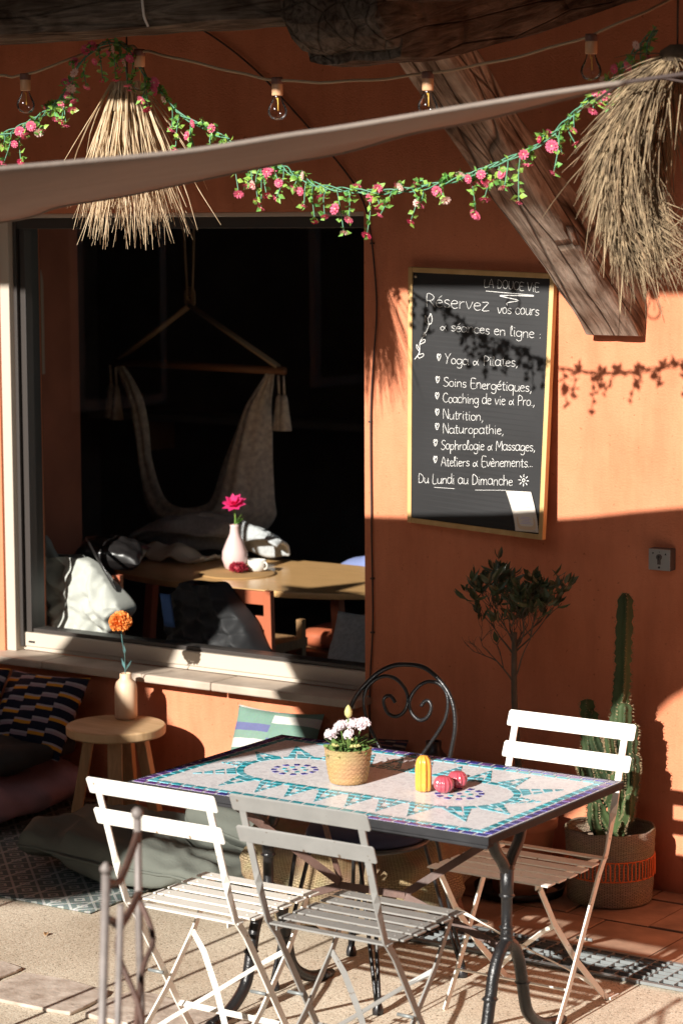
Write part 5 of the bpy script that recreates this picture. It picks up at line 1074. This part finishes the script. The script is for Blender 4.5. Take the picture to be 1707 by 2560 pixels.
for ex,ez in ((-.485,.50),(.565,.48),(-.45,.49),(.535,.48)):
    mb.tube([(ex,-.02,ez),(ex+.004,-.02,ez-.09)],.006,6); mb.lathe([(.008,.0),(.016,-.02),(.03,-.13),(.036,-.17)],14,(ex+.004,-.02,ez-.09)); 
mb.build('tassels','hammock',hm)
it=thing('oval_table','oval light maple dining table inside behind the glass','table',(-1.62,1.36,0))
mb=MB(); pts=[]
for k in range(64):
    a=2*math.pi*k/64; q=lambda x: math.copysign(abs(x)**.8,x); pts.append((.78*q(math.cos(a)),.43*q(math.sin(a)),.712))
mb.prism(pts,(0,0,.028)); mb.build('tabletop','maple',it,bevel=.006)
for x,y in ((-.5,-.22),(.5,-.22),(-.5,.22),(.5,.22)): mb=MB(); mb.bar((x,y,.712),(x*1.1,y*1.1,0),.045,.045,(1,0,0)); mb.build('leg','redwood',it,bevel=.004)
pm=thing('placemat','round woven placemat on the maple table','placemat',(-1.74,1.27,.7415)); mb=MB(); mb.lathe([(0,.005),(.16,.005),(.172,.003),(.172,0)],40,capb=False); mb.build('mat','placemat',pm)
pv=thing('pink_vase','pale pink porcelain vase on the woven placemat','vase',(-1.80,1.33,.747)); mb=MB(); mb.lathe([(.03,0),(.045,.01),(.058,.05),(.056,.085),(.038,.13),(.022,.165),(.019,.195),(.022,.205),(.017,.205),(.015,.19)],32); mb.build('body','porcelain',pv)
pf_=thing('pink_flower','hot pink flower standing in the pale pink vase','flower',(-1.80,1.33,.94)); mb=MB(); mb.tube(smooth_path([(0,0,-.03),(.004,0,.04),(.0,0,.09)],4),.003,5)
for d in (V((.05,0,.03)),V((.06,-.02,.055)),V((.03,.02,.05))): s=V((0,.012,.010)); mb.add([V((.0,0,.015)),d*.5+s+V((0,0,.015)),d+V((0,0,.015)),d*.5-s+V((0,0,.015))],[(0,1,2,3)])
mb.build('stem','leafg',pf_)
mb=MB()
for ring,(n,el,L) in enumerate(((8,.15,.062),(8,.6,.058),(6,1.0,.05))):
    for k in range(n):
        a=2*math.pi*(k+.5*ring)/n+.2; d=V((math.cos(a)*math.cos(el),math.sin(a)*math.cos(el),math.sin(el))); s=V((-math.sin(a),math.cos(a),0))*.015; mb.add([V((0,0,0)),d*L*.55+s,d*L,d*L*.55-s],[(0,1,2,3)])
mb.build('blossom','hotpink',pf_,loc=(0,0,.10),rot=(.5,.1,0),fix=False)
cu=thing('small_cup','small white cup beside the pink vase','cup',(-1.70,1.36,.747)); mb=MB(); mb.lathe([(.03,0),(.04,.004),(.042,.05),(.037,.05),(.034,.01)],24); mb.build('body','white_cer',cu); mb=MB(); mb.tube([(.04+.016*math.sin(a),0,.026+.016*math.cos(a)) for a in [k*.35 for k in range(10)]],.004,6); mb.build('handle','white_cer',cu)
rf=pompom(.042,120,random.Random(4),.6).build('red_blossom','darkred',None,loc=(-1.735,1.27,.768),fix=False); tag(rf,'dark red flower head lying on the woven placemat','flower')
def cloth(name,fn,m,label,cat,nu=40,nv=30,sol=.012,loc=(0,0,0)):
    mb=MB(); mb.grid(fn,nu,nv); o=mb.build(name,m,None,loc=loc,solid=sol); return tag(o,label,cat)
N3=lambda a,b,c=0: noise.noise(V((a,b,c)))
cloth('wool_scarf',lambda u,v: V((-.44+.86*u, .10*(v-.5)+.03*N3(u*5,v*3), .15*math.sin(min(1,u*2.2)*math.pi/2)*(1-.62*max(0,u-.55)/.45)*(1-(2*abs(v-.42))**2.2*.9)+.035*N3(u*6,v*5,3)+.03*math.sin(u*9+v*3)*.5)),'greyfelt','rumpled grey wool scarf lying behind the pink vase','scarf',50,24,.014,(-2.16,1.62,.80))
cloth('cream_cloth',lambda u,v: V((-.2+.38*u,.16*(v-.5), .055*(1-(2*abs(v-.5))**2)*math.sin(math.pi*min(1,.15+u))+.015*N3(u*7,v*5)+.012*math.sin(u*14))),'cream_cloth','folded cream cloth on the far left of the maple table','cloth',30,16,.012,(-2.22,1.47,.757))
cloth('blue_cloth',lambda u,v: V((-.2+.5*u,.25*(v-.5),.13*math.sqrt(max(0,1-(2*abs(v-.5))**2))*math.sin(math.pi*min(.999,.08+.8*u))+.01*math.sin(u*18))),'bluecloth','pale blue garment draped behind the right end of the maple table','garment',30,16,.012,(-1.45,1.98,.66))
# chairs inside carrying the coats
def plain_chair(label,loc,rz,m,seat='white_cloth'):
    t=thing('wooden_chair',label,'chair',loc,rz,'chairs inside the cafe')
    for x,y in ((-.19,.19),(.19,.19)): mb=MB(); mb.bar((x,y,0),(x,y,.44),.035,.035); mb.build('leg',m,t,bevel=.003)
    for x in (-.19,.19): mb=MB(); mb.bar((x,-.19,0),(x,-.22,.84),.035,.03); mb.build('leg',m,t,bevel=.003)
    mb=MB(); mb.box((-.205,-.2,.442),(.205,.215,.47)); mb.build('seat',m,t,bevel=.006)
    mb=MB(); 
    for z in (.58,.68,.78): mb.box((-.172,-.225,z),(.172,-.205,z+.055))
    mb.build('backrest',m,t,bevel=.003); return t
plain_chair('red wooden chair inside under the white coat',(-1.96,.62,0),math.radians(8),'redwood')
plain_chair('wooden chair inside under the black quilted jacket',(-1.14,.62,0),0,'redwood')
ct=thing('white_coat','off white coat thrown over the red chair inside, collar up','coat',(-1.93,.36,.46))
def heap(rows,y0,depth,fold,seed,quilt=0):
    """draped garment: outline rows (z, left, right) inflated towards the glass"""
    Z=smooth_path([(a,b,c) for a,b,c in rows],4)
    def fn(u,v):
        i=v*(len(Z)-1); a=int(min(i,len(Z)-2)); p=Z[a].lerp(Z[a+1],i-a); z,l,r=p
        th=u*2*math.pi; c=math.cos(th); sn=math.sin(th)
        x=(l+r)/2-(r-l)/2*c; y=-depth*math.copysign(abs(sn)**.7,sn)*(.5+.6*v)
        q=V((x*5,z*5,seed)); f=N3(x*4+z*3,z*4-x*2,seed)*fold+(.5-abs(N3(x*9+z*7,z*3-x*3,seed+4)))*fold*.9+(.4-abs(N3(x*17-z*9,z*11+x*4,seed+9)))*fold*.45+N3(x*38,z*34,seed)*fold*.12
        if quilt: f+=quilt*abs(math.sin(z*math.pi/.062+.5*math.sin(x*12)))
        return V((x+N3(z*9,x*4,seed)*.012,y0+y-f*(sn>0),z+N3(x*9,seed,z*5)*.012))
    mb=MB(); mb.grid(fn,110,90,closeu=True); return mb
def off(rows,o): return [(z-o[2],l-o[0],r-o[0]) for z,l,r in rows]
CO=(-1.93,.36,.46)
heap(off([(.905,-2.05,-1.90),(.90,-2.14,-1.85),(.86,-2.12,-1.78),(.80,-2.10,-1.71),(.74,-2.08,-1.64),(.70,-2.07,-1.63),(.66,-2.06,-1.67),(.60,-2.04,-1.72),(.54,-2.03,-1.78),(.50,-2.02,-1.81)],CO),.03,.085,.085,3).build('body','white_cloth',ct)
heap(off([(.86,-2.20,-2.06),(.84,-2.25,-2.02),(.80,-2.27,-2.0),(.76,-2.28,-2.02),(.73,-2.25,-2.04),(.715,-2.20,-2.08)],CO),.0,.075,.06,8).build('sleeve','white_cloth',ct)
heap(off([(.985,-2.105,-2.085),(.96,-2.14,-2.065),(.93,-2.20,-2.05),(.905,-2.24,-2.03),(.89,-2.22,-2.02)],CO),.02,.03,.012,5).build('collar','white_cloth',ct)
hb_=thing('handbag','black leather shoulder bag lying behind the off white coat','bag',(-1.93,.62,.90)); pillow('body',(.30,.18,.12),'leather',hb_,seed=4,rot=(.3,.1,.4)); mb=MB(); mb.tube(smooth_path([(-.10,-.05,.05),(.0,-.16,.07),(.14,-.26,.01),(.24,-.26,-.12)],6),.010,6,sq=.4); mb.build('strap','leather',hb_)
qj=tag(heap([(.86-.44,-.10,.03),(.85-.44,-.16,.05),(.80-.44,-.22,.10),(.74-.44,-.26,.16),(.68-.44,-.27,.20),(.62-.44,-.25,.23),(.55-.44,-.22,.27),(.48-.44,-.21,.29)],.0,.10,.075,11,.016).build('quilted_jacket','black_nylon',None,loc=(-1.17,.36,.44)),'black quilted jacket hung over a chair just behind the glass','jacket')
cloth('jacket_lining',lambda u,v: V((-.02+.05*u+.03*v,-.01*v,.12-.13*v)),'blue_lining','strip of blue lining at the shoulder of the black jacket','jacket lining',6,6,.006,(-1.335,.22,.70))
bn=thing('cane_stool','stool with two pale square panels lit under the maple table','stool',(-1.50,1.05,0))
for x in (-.15,.15):
    for y in (-.15,.15): mb=MB(); mb.bar((x,y,0),(x,y,.58),.03,.03); mb.build('leg','legwood',bn)
mb=MB(); mb.box((-.17,-.17,.46),(.17,.17,.50)); mb.build('seat','legwood',bn)
mb=MB(); mb.box((-.06,-.174,.51),(.0,-.16,.575)); mb.box((.008,-.174,.505),(.068,-.16,.57)); mb.build('panel','maple',bn,bevel=.004)
c_=slabcushion('seat_cushion',(.42,.36,.10),'redwood',None,(-1.30,1.55,.46),seed=3,wr=.008); tag(c_,'flat terracotta red seat pad catching a patch of sun under the table','seat pad')
bs=thing('bench','low dark bench carrying the terracotta red seat pad','bench',(-1.30,1.55,0)); mb=MB(); mb.box((-.24,-.2,.38),(.24,.2,.41)); mb.build('seat','hambar',bs); 
for x in (-.2,.2): mb=MB(); mb.box((x-.02,-.18,0),(x+.02,.18,.38)); mb.build('leg','hambar',bs)
c_=pillow('cushion',(.44,.42,.13),'greyfelt',None,(-.46,.42,.60),(math.radians(52),0,math.radians(8)),seed=12); tag(c_,'dark grey cushion leaning inside the right corner of the window','cushion')
bq_=thing('window_bench','wooden bench inside the right corner of the window carrying the grey cushion','bench',(-.45,.52,0)); mb=MB(); mb.box((-.3,-.22,.36),(.4,.22,.40)); mb.build('seat','hambar',bq_)
for x in (-.26,.36): mb=MB(); mb.box((x-.02,-.2,0),(x+.02,.2,.36)); mb.build('leg','hambar',bq_)
sh=thing('wall_shelf','long pale shelf board deep in the dark room','shelf',(-3.4,4.9,1.06)); mb=MB(); mb.box((-2.0,-.25,0),(4.2,.09,.04)); mb.build('board','shelf',sh)
mb=MB()
for x in (-1.6,.6,3.0): mb.box((x,-.2,-.2),(x+.03,.09,-.002))
mb.build('bracket','hambar',sh)
